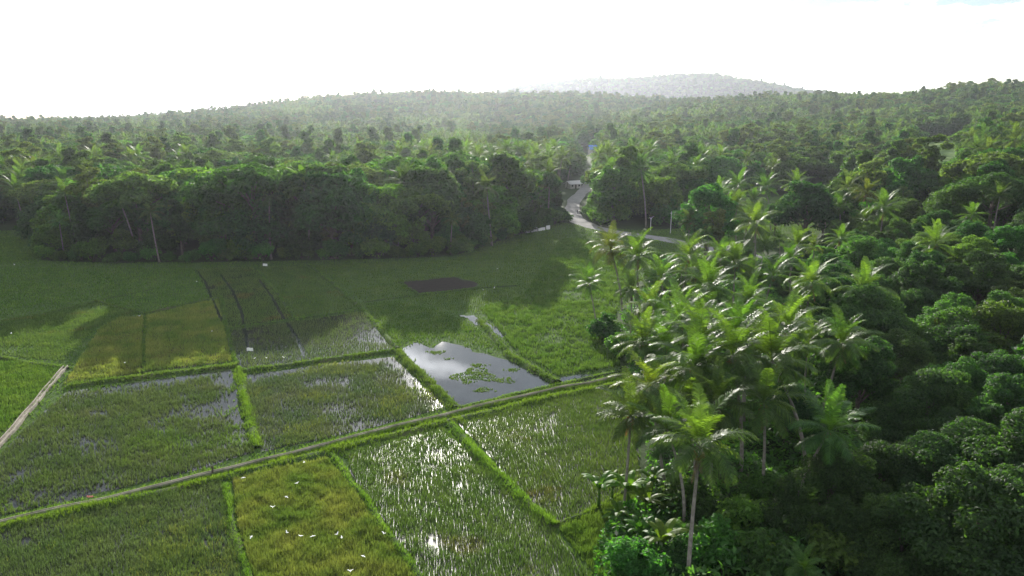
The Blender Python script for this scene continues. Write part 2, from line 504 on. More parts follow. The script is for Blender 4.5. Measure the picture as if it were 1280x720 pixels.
for nm, P, m, lab, z in [
    ('water', p1, M['pwater'], 'shallow water in the front left paddy', .03),
    ('paddy_ground', p2, M['mud'], 'soil of the yellow-green paddy at the bottom', .03),
    ('water', p3, M['rwater'], 'glinting shallow water in the long front paddy', .03),
    ('water', p4, M['rwater'], 'shallow water in the paddy beside the palm grove', .03),
    ('water', q1, M['pwater'], 'bluish shallow water in the wide weedy paddy', .03),
    ('water', q2, M['pwater'], 'shallow water in the browning paddy left of the pond', .03),
    ('pond_water', pond, M['water'], 'open pond reflecting the sky in the middle of the fields', .05),
    ('water', strip, M['water'], 'thin pool of water right of the pond', .05),
    ('water', streak, M['water'], 'ragged streak of water in the shaded field', .05),
    ('paddy_ground', r1, M['mud'], 'soil of the left yellow paddy', .02),
    ('paddy_ground', r2, M['mud'], 'soil of the right yellow paddy', .02),
    ('water', d2, M['pwater'], 'shallow water in the shaded stubble paddy', .03),
    ('water', d1, M['pwater'], 'shallow water in the far stubble paddy', .03),
    ('ploughed_ground', plough, M['plough'], 'dark ploughed rectangle of earth in the shaded field', .03),
]:
    sheet(nm, P, z, m, lab, w=.9 if P is plough or P is pond or P is streak else .35)

RD = R(100)
crop('rice_crop', p1, 20, .50, M['rice_m'], 'brown and green weedy rice in the front left paddy', .03, 7, .028, (.20, 4.0, .10), RD)
crop('rice_crop', p2, 30, .60, M['rice_y'], 'dense yellow-green rice in the bottom paddy', .03, 7, .032, None, RD, hvar=.5)
crop('rice_crop', p3, 22, .50, M['rice_g'], 'sparse rice stems standing in glinting water', .03, 6, .026, (.24, 3.5, .14), RD, lean=.35)
crop('rice_crop', p4, 18, .52, M['rice_g'], 'green rice in the paddy beside the palm grove', .03, 6, .028, (.22, 3.5, .10), RD, lean=.35)
crop('rice_crop', q1, 13, .50, M['rice_m'], 'weedy rice with brown patches in the wide paddy', .03, 7, .034, (.30, 6.0, .10), RD, thin=(pw([(86, 489), (180, 477), (289, 462), (302, 520), (312, 545)]), 3.2))
crop('rice_crop', q2, 12, .50, M['rice_b'], 'browning rice left of the pond', .03, 7, .034, (.28, 5.0, .10), RD, thin=(pw([(304, 470), (400, 456), (492, 446), (530, 484), (556, 506)]), 3.0))
crop('grass', q1, 9, .42, M['grass_b'], 'bright weeds growing in patches in the wide paddy', .03, 6, .035, (.60, 7, .05))
crop('grass', p1, 14, .45, M['rice_y'], 'yellowish tufts in patches in the front left paddy', .03, 6, .03, (.58, 5, .06))
crop('grass', q2, 9, .42, M['rice_y'], 'yellowish tufts in patches in the browning paddy', .03, 6, .035, (.61, 5, .06))
crop('rice_crop', q0, 14, .55, M['grass_b'], 'bright green rice left of the pale canal', .02, 6, .045, None, RD)
crop('rice_crop', r1, 11, .60, M['rice_y'], 'ripe yellow rice in the left sunlit paddy', .02, 6, .05, None, RD, hvar=.6)
crop('rice_crop', r2, 11, .60, M['rice_y'], 'ripe yellow rice streaked by tree shadows', .02, 6, .05, None, RD, hvar=.6)
crop('rice_crop', r0, 8, .5, M['rice_g'], 'mixed green rice at the left edge', .01, 6, .05, (.30, 6, .08), RD)
crop('rice_crop', d2, 7, .45, M['rice_m'], 'sparse stubble in the shaded wet paddy', .03, 6, .04, (.36, 5, .10), RD)
crop('rice_crop', d1, 7, .42, M['rice_g'], 'sparse rice in the far wet paddy', .03, 6, .045, (.28, 5, .08), RD)
crop('rice_crop', d1b, 6, .42, M['rice_g'], 'low green rice in the far shaded paddy', .01, 6, .05, None, RD)
crop('grass', e1, 5, .30, M['grass_b'], 'short grass of the wide shaded field', .01, 6, .07, None, hvar=.7, hole=(plough,))
crop('grass', e2, 5, .30, M['grass_b'], 'short grass in the shaded strip above the pond', .01, 6, .07, None, hvar=.7)
crop('grass', mead, 9, .55, M['grass_b'], 'lush bright grass beside the palm grove', .01, 7, .05, (.34, 5, .12), hvar=1.0)
crop('grass', p5, 28, .55, M['grass_b'], 'bright grass tongue at the foot of the grove', .01, 7, .03, None, hvar=.8)
crop('grass', farl, 4.0, .35, M['grass_b'], 'short grass of the far left field', .01, 6, .07, None, hvar=.7)
lf = pw([(-200, 294), (0, 292), (44, 304), (46, 325), (0, 330), (-200, 330)])
crop('grass', lf, 2.5, .4, M['grass_b'], 'sunlit grass at the far left edge', .01, 6, .08, None)
X, Y = grid_pts(FIELD, 3.2, .5)
kk = np.hypot(X, Y) < 330
for P in (p1, p2, p3, p4, q1, q0, q2, pond, strip, streak, r1, r2, r0, d1, d1b, d2, e1, mead, plough, p5, farl):
    kk &= ~inside(P, X, Y)
kk &= segdist(ROAD, X, Y) > 3.3
X, Y = X[kk], Y[kk]
Vt, Ft = tufts(X, Y, .01, .35 * (.2 + 1.2 * vnoise(X, Y, 1.4, 2)), 6, .06, .6, .1)
tag(new_obj('grass', np_mesh('grass', Vt, Ft, M['grass_b'])), 'short grass on the verges between the plots', 'grass', kind='stuff')
isl = []
for px, py, a, b in [(594, 469, 3.2, 1.7), (632, 476, 1.3, .7), (606, 488, 1.5, .5), (598, 457, 1.5, .5), (640, 463, 1.2, .45), (546, 441, 1.5, .6), (560, 449, .8, .3), (586, 478, 1.2, .4)]:
    c = W(px, py)
    n = int(a * b * 90)
    th = rng.uniform(0, 2 * PI, n); q = np.sqrt(rng.uniform(0, 1, n)) * (1 + .35 * np.sin(3 * th + px))
    isl.append((c[0] + a * q * np.cos(th), c[1] + b * 1.7 * q * np.sin(th)))
X = np.concatenate([i[0] for i in isl]); Y = np.concatenate([i[1] for i in isl])
Vt, Ft = tufts(X, Y, .05, np.full(len(X), .16), 6, .05, .9, .12)
tag(new_obj('water_weed', np_mesh('water_weed', Vt, Ft, M['grass_b'])), 'green weed islets floating in the pond', 'water weed', kind='stuff')

# ------------------------------------------------------------------ bunds (low earth banks) with grass on them
def resample(L, step):
    out = []
    for (x1, y1), (x2, y2) in zip(L[:-1], L[1:]):
        n = max(1, int(math.hypot(x2 - x1, y2 - y1) / step))
        for k in range(n):
            t = k / n
            out.append((x1 + (x2 - x1) * t, y1 + (y2 - y1) * t))
    out.append(L[-1])
    return out


def wob(L, amp, seed):
    return [(x + (float(vnoise(x, y, 5, seed)) - .5) * amp, y + (float(vnoise(x, y, 5, seed + 3)) - .5) * amp) for x, y in L]


def bund(L, w, h, mat, gmat, label, dens=16, gh=.45, bw=.035, grass=True):
    L = wob(resample(L, .8), .5, 2)
    n = len(L)
    V = []; prof = [(-1, -.02), (-.62, .62), (-.2, 1), (.25, .96), (.65, .58), (1, -.02)]
    for i_, (x, y) in enumerate(L):
        a = L[max(i_ - 1, 0)]; b = L[min(i_ + 1, n - 1)]
        d = Vector((b[0] - a[0], b[1] - a[1])).normalized(); nx, ny = -d.y, d.x
        ww = w * (.75 + .5 * float(vnoise(x, y, 2.2, 6))); hh = h * (.7 + .6 * float(vnoise(x, y, 1.8, 7)))
        for s, q in prof:
            V.append((x + nx * s * ww, y + ny * s * ww, q * hh + .01))
    k = len(prof)
    Fs = [(i_ * k + j_, i_ * k + j_ + 1, (i_ + 1) * k + j_ + 1, (i_ + 1) * k + j_) for i_ in range(n - 1) for j_ in range(k - 1)]
    me = np_mesh('bund', np.array(V), np.array(Fs), mat, True)
    tag(new_obj('bund', me), label, None, kind='structure')
    if grass:
        La = np.array(L)
        tot = sum(math.hypot(L[i_ + 1][0] - L[i_][0], L[i_ + 1][1] - L[i_][1]) for i_ in range(n - 1))
        m = int(tot * 2 * w * dens)
        idx = rng.integers(0, n - 1, m); t = rng.uniform(0, 1, m)[:, None]
        P = La[idx] * (1 - t) + La[idx + 1] * t
        D = La[idx + 1] - La[idx]; D = D / np.maximum(np.linalg.norm(D, axis=1), 1e-6)[:, None]
        s = rng.normal(0, .55, m) * w
        X = P[:, 0] - D[:, 1] * s; Y = P[:, 1] + D[:, 0] * s
        z = h * np.clip(1 - np.abs(s) / w, 0, 1) ** .7 * .8
        H = gh * (.5 + vnoise(X, Y, 1.6, 9))
        Vt, Ft = tufts(X, Y, z, H, 7, bw, .6, .08)
        tag(new_obj('grass', np_mesh('grass', Vt, Ft, gmat)), label.replace('earth bank', 'grass growing on the bank'), 'grass', kind='stuff')


G, D_ = M['grass_l'], M['grass_b']
track = [(-120, 680), (0, 654), (130, 626), (265, 593), (380, 564), (500, 534), (565, 518), (650, 498), (745, 478), (790, 468)]
BT = pw([(x, y + (9 if x > 150 else 7)) for x, y in track])
bund(BT, .9, .35, M['soil'], G, 'earth bank along the near side of the long canal', 16, .5, .032)
BT2 = pw([(565, 512), (650, 492), (700, 481), (745, 471), (790, 462)])
bund(BT2, .45, .25, M['soil'], G, 'earth bank between the pond and the long canal', 16, .32, .03)
bund(pw([(298, 462), (305, 500), (322, 562)]), .75, .35, M['soil'], G, 'earth bank between the weedy and the browning paddies', 22, .45, .035)
bund(pw([(280, 606), (287, 645), (300, 690), (312, 724), (330, 790)]), .5, .3, M['soil'], G, 'earth bank left of the yellow-green paddy', 20, .45, .03)
bund(pw([(413, 568), (436, 600), (470, 645), (500, 688), (526, 724), (570, 790)]), .5, .35, M['soil'], G, 'earth bank right of the yellow-green paddy', 22, .45, .03)
bund(pw([(562, 532), (600, 572), (640, 612), (692, 658)]), .75, .35, M['soil'], G, 'earth bank down the middle of the front paddies', 22, .5, .032)
bund(pw([(692, 658), (735, 642), (775, 618), (800, 596)]), .4, .3, M['soil'], G, 'earth bank at the tip of the grove paddy', 20, .4, .03)
bund(pw([(496, 440), (530, 474), (568, 511)]), .85, .4, M['soil'], D_, 'earth bank along the left shore of the pond', 18, .5, .045)
bund(pw([(84, 485), (180, 472), (296, 458)]), .8, .4, M['soil'], D_, 'earth bank above the weedy paddy', 14, .5, .045)
bund(pw([(298, 466), (400, 452), (494, 440)]), .8, .4, M['soil'], D_, 'earth bank above the browning paddy', 14, .5, .045)
bund(pw([(181, 396), (180, 430), (179, 468)]), .4, .3, M['soil'], D_, 'earth bank between the two yellow paddies', 12, .4, .045)
bund(pw([(276, 372), (284, 412), (296, 456)]), .5, .3, M['soil'], D_, 'earth bank right of the yellow paddies', 10, .35, .045)
bund(pw([(120, 377), (180, 393), (275, 372)]), .5, .3, M['soil'], D_, 'earth bank above the yellow paddies', 8, .35, .05)
bund(pw([(280, 413), (368, 400), (454, 387)]), .6, .3, M['soil'], D_, 'earth bank across the shaded wet paddies', 8, .35, .05)
bund(pw([(388, 332), (450, 384), (497, 436)]), .6, .3, M['soil'], D_, 'earth bank right of the shaded wet paddies', 8, .35, .05)
bund(pw([(318, 334), (350, 372), (372, 402)]), .4, .25, M['soil'], D_, 'earth bank between the two far wet paddies', 8, .3, .05)
bund(pw([(636, 446), (666, 462), (695, 478)]), .9, .45, M['soil'], D_, 'earth bank along the right shore of the pond', 12, .5, .05)
bund(pw([(598, 400), (620, 425), (636, 446)]), .7, .35, M['soil'], D_, 'earth bank left of the lush meadow', 10, .45, .05)
bund(pw([(455, 378), (505, 372), (600, 360), (650, 357)]), .4, .25, M['soil'], D_, 'earth bank above the dark ploughed patch', 6, .3, .05)
bund(pw([(500, 352), (524, 369)]), .35, .25, M['soil'], D_, 'earth bank at the left end of the ploughed patch', 6, .3, .05)
bund(pw([(0, 408), (60, 392), (120, 377), (190, 362)]), .4, .25, M['soil'], D_, 'earth bank across the far left field', 6, .3, .05)
bund(pw([(0, 448), (40, 455), (84, 462)]), .5, .3, M['soil'], D_, 'earth bank above the bright green paddy', 10, .4, .045)

# thin seams of open water along the far banks
for P, lab in [([(244, 337), (256, 352), (270, 385), (278, 404)], 'left'), ([(276, 344), (292, 366), (302, 392), (311, 440)], 'second'), ([(324, 350), (340, 372), (352, 394), (372, 424), (380, 446)], 'third')]:
    L = wob(resample(pw(P), 1.0), .8, 4)
    V = []
    for k, (x, y) in enumerate(L):
        w = .04 + .26 * float(vnoise(x, y, 2, 12))
        V += [(x - w, y, .30), (x + w, y, .30)]
    Fs = [(2 * k, 2 * k + 1, 2 * k + 3, 2 * k + 2) for k in range(len(L) - 1)]
    V = [(a, b, .045) for a, b, c in V]
    tag(new_obj('water', np_mesh('water', np.array(V), np.array(Fs), M['water'], True)), 'thin seam of water, the %s of three in the shaded far field' % lab, kind='structure')


# ------------------------------------------------------------------ canals
def ribbon_box(mb, L, off, w, z0, z1):
    n = len(L); V = []
    for i_, (x, y) in enumerate(L):
        a = L[max(i_ - 1, 0)]; b = L[min(i_ + 1, n - 1)]
        d = Vector((b[0] - a[0], b[1] - a[1])).normalized(); nx, ny = -d.y, d.x
        jz = (float(vnoise(x, y, 3, 21)) - .5) * .12
        o0, o1 = off - w / 2, off + w / 2
        V += [(x + nx * o0, y + ny * o0, z0), (x + nx * o0, y + ny * o0, z1 + jz), (x + nx * o1, y + ny * o1, z1 + jz), (x + nx * o1, y + ny * o1, z0)]
    Fs = []
    for i_ in range(n - 1):
        for k in range(4):
            k2 = (k + 1) % 4
            Fs.append((i_ * 4 + k, i_ * 4 + k2, (i_ + 1) * 4 + k2, (i_ + 1) * 4 + k))
    Fs += [(0, 1, 2, 3), ((n - 1) * 4 + 3, (n - 1) * 4 + 2, (n - 1) * 4 + 1, (n - 1) * 4)]
    mb.add(V, Fs)


TR = wob(resample(pw(track), 1.0), .6, 5)
mb = MB(); ribbon_box(mb, TR, .16, .07, .0, .42)
mb2 = MB(); ribbon_box(mb2, TR, -.16, .07, .0, .42)
fl = MB(); ribbon_box(fl, TR, 0, .24, .0, .12)
La = np.array(TR); m_ = len(La) * 34
ix = rng.integers(0, len(La) - 1, m_); t_ = rng.uniform(0, 1, m_)[:, None]
Pm = La[ix] * (1 - t_) + La[ix + 1] * t_; Dm = La[ix + 1] - La[ix]; Dm = Dm / np.maximum(np.linalg.norm(Dm, axis=1), 1e-6)[:, None]
sd_ = np.sign(rng.uniform(-1, 1, m_)) * (.28 + np.abs(rng.normal(0, .28, m_)))
Xg = Pm[:, 0] - Dm[:, 1] * sd_; Yg = Pm[:, 1] + Dm[:, 0] * sd_
Vt, Ft = tufts(Xg, Yg, .02, .25 + .45 * fbm(Xg, Yg, 2.5, 5), 7, .03, .8, .1)
tag(new_obj('grass', np_mesh('grass', Vt, Ft, G)), 'grass leaning over both walls of the long canal', 'grass', kind='stuff')
can = empty('irrigation_canal', (0, 0, 0))
tag(can, 'long narrow concrete irrigation canal running across all the paddies', 'canal')
new_obj('canal_wall', mb.mesh('canal_wall', M['concrete']), can)
new_obj('canal_wall', mb2.mesh('canal_wall', M['concrete']), can)
new_obj('canal_floor', fl.mesh('canal_floor', M['mud']), can)
T2 = wob(resample(pw([(-60, 628), (0, 556), (22, 532), (58, 488), (82, 460)]), 1.5), .2, 5)
mb = MB(); ribbon_box(mb, T2, .30, .12, .0, .45)
mb2 = MB(); ribbon_box(mb2, T2, -.30, .12, .0, .45)
fl = MB(); ribbon_box(fl, T2, 0, .46, .0, .2)
can = empty('irrigation_canal', (0, 0, 0))
tag(can, 'short pale canal at the left edge beside the bright green paddy', 'canal')
new_obj('canal_wall', mb.mesh('canal_wall', M['planks']), can)
new_obj('canal_wall', mb2.mesh('canal_wall', M['planks']), can)
new_obj('canal_floor', fl.mesh('canal_floor', M['planks']), can)

# ------------------------------------------------------------------ road
L = resample(ROAD, 3)
V = []
for k, (x, y) in enumerate(L):
    a = L[max(k - 3, 0)]; b = L[min(k + 3, len(L) - 1)]
    d = Vector((b[0] - a[0], b[1] - a[1])).normalized(); nx, ny = -d.y, d.x
    w = 3.3 + 1.2 * (float(vnoise(x, y, 8, 3)) - .5)
    for s in (-1, -.55, 0, .55, 1):
        zz = Tz(x + nx * s * w, y + ny * s * w) + (.12 if abs(s) < .9 else -.03) + (.05 if s == 0 else 0)
        V.append((x + nx * s * w, y + ny * s * w, zz))
Fs = [(k * 5 + j_, k * 5 + j_ + 1, (k + 1) * 5 + j_ + 1, (k + 1) * 5 + j_) for k in range(len(L) - 1) for j_ in range(4)]
tag(new_obj('road', np_mesh('road', np.array(V), np.array(Fs)[:, ::-1], M['road'], True)), 'pale winding gravel road coming out of the forest', kind='structure')

# ------------------------------------------------------------------ palm prototypes
def palm_crown(seed, nf, nl, L, w, droop=1.0, segs=2):
    r = random.Random(seed)
    V = []; Fs = []
    for f in range(nf):
        t0 = f / (nf - 1)
        azf = f * 2.39996 + r.uniform(-.25, .25)
        el = R(84 - 104 * t0 ** 1.1 + r.uniform(-10, 10))
        Lf = L * (.72 + .28 * math.sin(PI * min(1, .25 + t0))) * r.uniform(.9, 1.08)
        bend = R((50 + 32 * math.sin(PI * t0)) * droop * r.uniform(.7, 1.25))
        side_tw = r.uniform(-.5, .5)
        p = Vector((0, 0, 0)); NS = 12
        pts = [p.copy()]; dirs = []
        for s in range(NS):
            tt = (s + .5) / NS
            e = el - bend * tt ** 1.25
            e = max(e, R(-88))
            a = azf + side_tw * tt * .35
            d = Vector((math.cos(a) * math.cos(e), math.sin(a) * math.cos(e), math.sin(e)))
            p = p + d * (Lf / NS); pts.append(p.copy()); dirs.append(d)
        dirs.append(dirs[-1])
        # rachis
        rr_ = []
        for s in range(NS + 1):
            d = dirs[s]; side = d.cross(Vector((0, 0, 1)))
            if side.length < 1e-3: side = Vector((-math.sin(azf), math.cos(azf), 0))
            side.normalize(); nrm = side.cross(d).normalized()
            wd = .055 * (1 - .8 * s / NS) + w * .12
            rr_.append((pts[s] - side * wd, pts[s] + side * wd))
        b = len(V)
        for a_, c_ in rr_: V += [tuple(a_), tuple(c_)]
        for s in range(NS): Fs.append((b + 2 * s, b + 2 * s + 1, b + 2 * s + 3, b + 2 * s + 2))
        for k in range(nl):
            t = .14 + .86 * (k + .5) / nl
            s = min(NS - 1, int(t * NS)); ft = t * NS - s
            q = pts[s].lerp(pts[s + 1], ft); d = dirs[s]
            side = d.cross(Vector((0, 0, 1)))
            if side.length < 1e-3: side = Vector((-math.sin(azf), math.cos(azf), 0))
            side.normalize(); nrm = side.cross(d).normalized()
            ll = L * .20 * (math.sin(PI * (.10 + .86 * t)) ** .6) * r.uniform(.88, 1.1)
            for sg in (-1, 1):
                v_ang = R(18 - 30 * t0 + r.uniform(-14, 14))
                out = (side * sg * math.cos(v_ang) + nrm * math.sin(v_ang)) * .86 + d * (.42 + .25 * t)
                out.normalize()
                mid = q + out * ll * .55 + Vector((0, 0, -1)) * ll * .06
                tip = q + out * ll * .9 + Vector((0, 0, -1)) * ll * (.22 + .25 * t0)
                wv = d * w * .5
                b = len(V)
                V += [tuple(q - wv * .6), tuple(q + wv * .6), tuple(mid + wv), tuple(mid - wv), tuple(tip + wv * .12), tuple(tip - wv * .12)]
                Fs += [(b, b + 1, b + 2, b + 3), (b + 3, b + 2, b + 4, b + 5)]
    return np.array(V), np.array(Fs)


def trunk_pts(H, lean, curl, n=10):
    P = []
    for k in range(n + 1):
        t = k / n
        P.append((lean * (t ** 1.6), curl * math.sin(PI * t) * .6, H * t))
    return P


PALM = []
for v in range(7):
    H = 13.0; lean = [.4, 1.6, 2.6, .9, 3.2, 0.2, 1.2][v]; curl = [.2, .5, -.6, -.4, .9, .15, .3][v]
    near = v < 5
    V, Fs = palm_crown(100 + v, [22, 20, 24, 19, 23][v] if near else 17, 44 if near else 17, 5.2 if near else 5.0, .085 if near else .20, [1, .8, 1.2, .95, .75, 1, .85][v])
    V = V + np.array([lean, 0, H])
    cm = np_mesh('crown', V, Fs, M['palmfar'] if v > 4 else (M['palm2'] if v == 2 else M['palm']))
    mb = MB(); P = trunk_pts(H, lean, curl, 12)
    mb.tube(P, [.30 if k == 0 else .20 - .006 * k for k in range(13)], 9 if near else 6)
    tm = mb.mesh('trunk', M['palmbark'], True)
    nm_ = None; dm = None
    if near:
        mb = MB(); r = random.Random(v)
        for k in range(16):
            a = k * 2.4; 
            mb.ball((lean + .42 * math.cos(a) * r.uniform(.7, 1.2), .42 * math.sin(a), H - .45 - .5 * r.random()), (.13, .13, .17), 7, 5)
        nm_ = mb.mesh('coconut_cluster', M['coconut'], True)
        V, Fs = palm_crown(300 + v, 5, 22, 3.6, .10, 1.0)
        # hanging dead fronds: squash outward, turn downward
        V2 = V.copy(); rad_ = np.hypot(V[:, 0], V[:, 1]); 
        V2[:, 0] = V[:, 0] * .35; V2[:, 1] = V[:, 1] * .35; V2[:, 2] = -.3 - rad_ * .8 - np.abs(V[:, 2]) * .25
        dm = np_mesh('dead_frond', V2 + np.array([lean, 0, H]), Fs, M['deadfrond'])
    PALM.append(dict(crown=cm, trunk=tm, nut=nm_, dead=dm, lean=lean, H=H))


def place_palm(x, y, z, v, rz, s, label, group=None, extras=True):
    p = PALM[v]
    e = empty('coconut_palm', (x, y, z), rz, s)
    tag(e, label, 'palm tree', group)
    cs = 1.12 if extras else 1.0
    e.rotation_euler = (R(6 * math.sin(x * 3.1)), R(6 * math.sin(y * 2.7)), rz)
    new_obj('trunk', p['trunk'], e); cw = new_obj('crown', p['crown'], e)
    cw.scale = (cs, cs, cs); cw.location = (p['lean'] * (1 - cs), 0, p['H'] * (1 - cs))
    if extras and p['nut']:
        new_obj('coconut_cluster', p['nut'], e)
        if v in (0, 2, 3): new_obj('dead_frond', p['dead'], e)
    return e


def palm_at(px, py, h, v, rz, label, group=None, sc=1.0, extras=True):
    x, y = W(px, py, h)
    s = h / 13.0
    le = PALM[v]['lean'] * s
    bx, by = x - math.cos(rz) * le, y - math.sin(rz) * le
    z = Tz(bx, by)
    return place_palm(bx, by, z - .1, v, rz, s * sc, label, group, extras)


# ------------------------------------------------------------------ broadleaf prototypes
def leaf_cloud(lobes, n, size, seed, sub=11, subr=.40, flat=.35, core=.12):
    g = np.random.default_rng(seed)
    subs = []
    for (c, rad) in lobes:
        c = np.array(c, float); rad = np.array(rad, float)
        subs.append((c, rad * .72))
        d = g.normal(size=(sub * 2, 3)); d[:, 2] = np.where(d[:, 2] < -.35, -d[:, 2], d[:, 2]); d /= np.linalg.norm(d, axis=1)[:, None]
        # spread the sub lobes
        keep = [d[0]]
        for q in d[1:]:
            if len(keep) < sub and all(np.dot(q, k) < .80 for k in keep): keep.append(q)
        for q in keep:
            rs = rad.mean() * subr * g.uniform(.7, 1.25)
            subs.append((c + q * rad * g.uniform(.66, .86), np.array([rs, rs, rs * .85])))
    wts = np.array([(r[0] * r[1] + r[1] * r[2] + r[0] * r[2]) * (.35 if k % (sub + 1) == 0 else 1) for k, (c, r) in enumerate(subs)])
    idx = g.choice(len(subs), n, p=wts / wts.sum())
    SC = np.array([s[0] for s in subs]); SR = np.array([s[1] for s in subs])
    d = g.normal(size=(n, 3)); d /= np.linalg.norm(d, axis=1)[:, None]
    low = (d[:, 2] < -.3) & (g.random(n) < .6); d[low, 2] *= -1
    rr_ = g.uniform(.82, 1.08, n); rr_[g.random(n) < core] *= g.uniform(.4, .9)
    rr_[g.random(n) < .06] *= 1.18
    P = SC[idx] + d * SR[idx] * rr_[:, None]
    ok = np.ones(n, bool)
    for (c, r) in lobes:
        ok &= (((P - np.array(c)) / np.array(r)) ** 2).sum(1) > .52 ** 2
    P = P[ok]; d = d[ok]; n = len(P)
    nrm = d * .75 + np.array([0, 0, flat]) + g.normal(size=(n, 3)) * .42
    nrm /= np.linalg.norm(nrm, axis=1)[:, None]
    a = np.cross(nrm, g.normal(size=(n, 3))); a /= np.linalg.norm(a, axis=1)[:, None]
    b = np.cross(nrm, a)
    s = size * g.uniform(.6, 1.3, n)[:, None]
    V = np.stack([P - a * s * .75, P - b * s * .38 + nrm * s * .12, P + a * s * .75, P + b * s * .38 + nrm * s * .12], 1).reshape(-1, 3)
    return V, np.arange(n * 4).reshape(-1, 4)


def make_lobes(kind, seed):
    r = random.Random(seed)
    Lb = []
    if kind == 'dome':
        H, Rr = 13, 5.2
        Lb.append(((0, 0, 9.0), (3.6, 3.6, 3.6)))
        for k in range(8):
            a = k * 2 * PI / 8 + r.uniform(-.3, .3); q = Rr * r.uniform(.5, .75); s = r.uniform(1.9, 2.8)
            Lb.append(((q * math.cos(a), q * math.sin(a), 7.2 + r.uniform(-1.8, 2.2)), (s, s, s * .85)))
        for k in range(3):
            a = r.uniform(0, 6.28); Lb.append(((1.6 * math.cos(a), 1.6 * math.sin(a), 11 + r.uniform(-.5, 1)), (2.1, 2.1, 1.7)))
    elif kind == 'umbrella':
        H = 14
        for k in range(11):
            a = k * 2.4 + r.uniform(-.3, .3); q = 1.3 * math.sqrt(k) * 1.55; s = r.uniform(2.0, 3.0)
            Lb.append(((q * math.cos(a), q * math.sin(a), 12.0 - .07 * q * q + r.uniform(-.8, .8)), (s, s, s * .55)))
    elif kind == 'tall':
        H = 18
        for k in range(9):
            z = 6 + k * 1.35; q = (2.3 - .12 * k) * r.uniform(.3, 1); a = r.uniform(0, 6.28); s = r.uniform(1.9, 2.8) * (1 - .04 * k)
            Lb.append(((q * math.cos(a), q * math.sin(a), z), (s, s, s * .95)))
    elif kind == 'mound':
        H = 11
        Lb.append(((0, 0, 5.2), (5.0, 5.0, 4.6)))
        for k in range(10):
            a = k * 2 * PI / 10 + r.uniform(-.3, .3); q = r.uniform(3.4, 5.6); s = r.uniform(2.0, 3.2)
            Lb.append(((q * math.cos(a), q * math.sin(a), r.uniform(2.2, 7)), (s, s, s * .95)))
        for k in range(4):
            a = r.uniform(0, 6.28); q = r.uniform(0, 3); Lb.append(((q * math.cos(a), q * math.sin(a), 9 + r.uniform(-.6, 1)), (2.2, 2.2, 1.7)))
    elif kind == 'airy':
        H = 17
        for k in range(13):
            z = 6.5 + k * .85; q = r.uniform(.8, 4.0) * (1 - .03 * k); a = k * 2.4; s = r.uniform(1.1, 1.9)
            Lb.append(((q * math.cos(a), q * math.sin(a), z), (s * 1.25, s * 1.25, s * .7)))
    elif kind == 'bush':
        H = 3.5
        Lb.append(((0, 0, 1.3), (1.6, 1.6, 1.5)))
        for k in range(6):
            a = k + r.uniform(-.3, .3); q = r.uniform(.9, 1.8); s = r.uniform(.7, 1.2)
            Lb.append(((q * math.cos(a), q * math.sin(a), r.uniform(.7, 2.2)), (s, s, s)))
    return H, Lb


def tree_trunk(H, lobes, kind, seed, n=8):
    r = random.Random(seed)
    mb = MB()
    if kind == 'bush':
        for k in range(4):
            a = k * 1.6; mb.tube([(0, 0, -.1), (.4 * math.cos(a), .4 * math.sin(a), .8), (.9 * math.cos(a), .9 * math.sin(a), 1.6)], [.06, .04, .02], 5)
        return mb.mesh('trunk', M['bark'], True)
    top = H * .62
    r0 = .38 if kind != 'tall' else .34
    if kind == 'mound': top = H * .5
    P = [(0, 0, -.3), (.05, .03, .6), (.1, -.1, top * .35), (-.1, .1, top * .7), (.05, .05, top)]
    mb.tube(P, [r0 * 1.7, r0 * 1.1, r0 * .9, r0 * .75, r0 * .5], n)
    for (c, rad) in lobes:
        z0 = min(max(c[2] - 3.5, top * .45), top * .95)
        t = z0 / top
        mb.tube([(0, 0, z0), (c[0] * .45, c[1] * .45, z0 + (c[2] - z0) * .55), (c[0] * .95, c[1] * .95, c[2])], [r0 * .42, r0 * .28, r0 * .1], 5)
    return mb.mesh('trunk', M['bark'], True)


TREE = {}
def make_tree(key, kind, seed, n, size, mat, sub=11, subr=.40):
    H, lb = make_lobes(kind, seed)
    V, Fs = leaf_cloud(lb, n, size, seed, sub, subr)
    TREE[key] = dict(crown=np_mesh('crown', V, Fs, M[mat]), trunk=tree_trunk(H, lb, kind, seed), H=H, kind=kind)


# far set (200 m and beyond)
FAR = []
for k, (kind, seed, n, size, mat) in enumerate([
    ('dome', 1, 9000, .50, 'leaf0'), ('dome', 2, 9000, .50, 'leaf1'), ('dome', 9, 9000, .50, 'leaf4'), ('umbrella', 3, 8500, .46, 'leaf1'), ('umbrella', 4, 8500, .46, 'leaf3'),
    ('tall', 5, 9000, .48, 'leaf0'), ('tall', 6, 9000, .48, 'leaf1'), ('airy', 7, 5500, .44, 'leaf3'), ('mound', 8, 11000, .50, 'leaf2'), ('mound', 11, 11000, .50, 'leaf0')]):
    make_tree('far%d' % k, kind, seed, n, size, mat); FAR.append('far%d' % k)
# near set
for key, kind, seed, n, size, mat in [
    ('n_dome', 'dome', 21, 26000, .27, 'leaf1'), ('n_dome2', 'dome', 22, 26000, .27, 'leaf0'), ('n_mound', 'mound', 23, 60000, .21, 'leaf0'), ('n_mound2', 'mound', 24, 60000, .21, 'leaf1'),
    ('n_lit', 'mound', 25, 38000, .26, 'leaf4'), ('n_bright', 'dome', 26, 24000, .30, 'leaf2'), ('n_umb', 'umbrella', 27, 26000, .26, 'leaf1'), ('n_airy', 'airy', 28, 14000, .28, 'leaf3'),
    ('bush', 'bush', 29, 5200, .20, 'leaf1'), ('bush2', 'bush', 30, 4200, .24, 'leaf2')]:
    make_tree(key, kind, seed, n, size, mat)

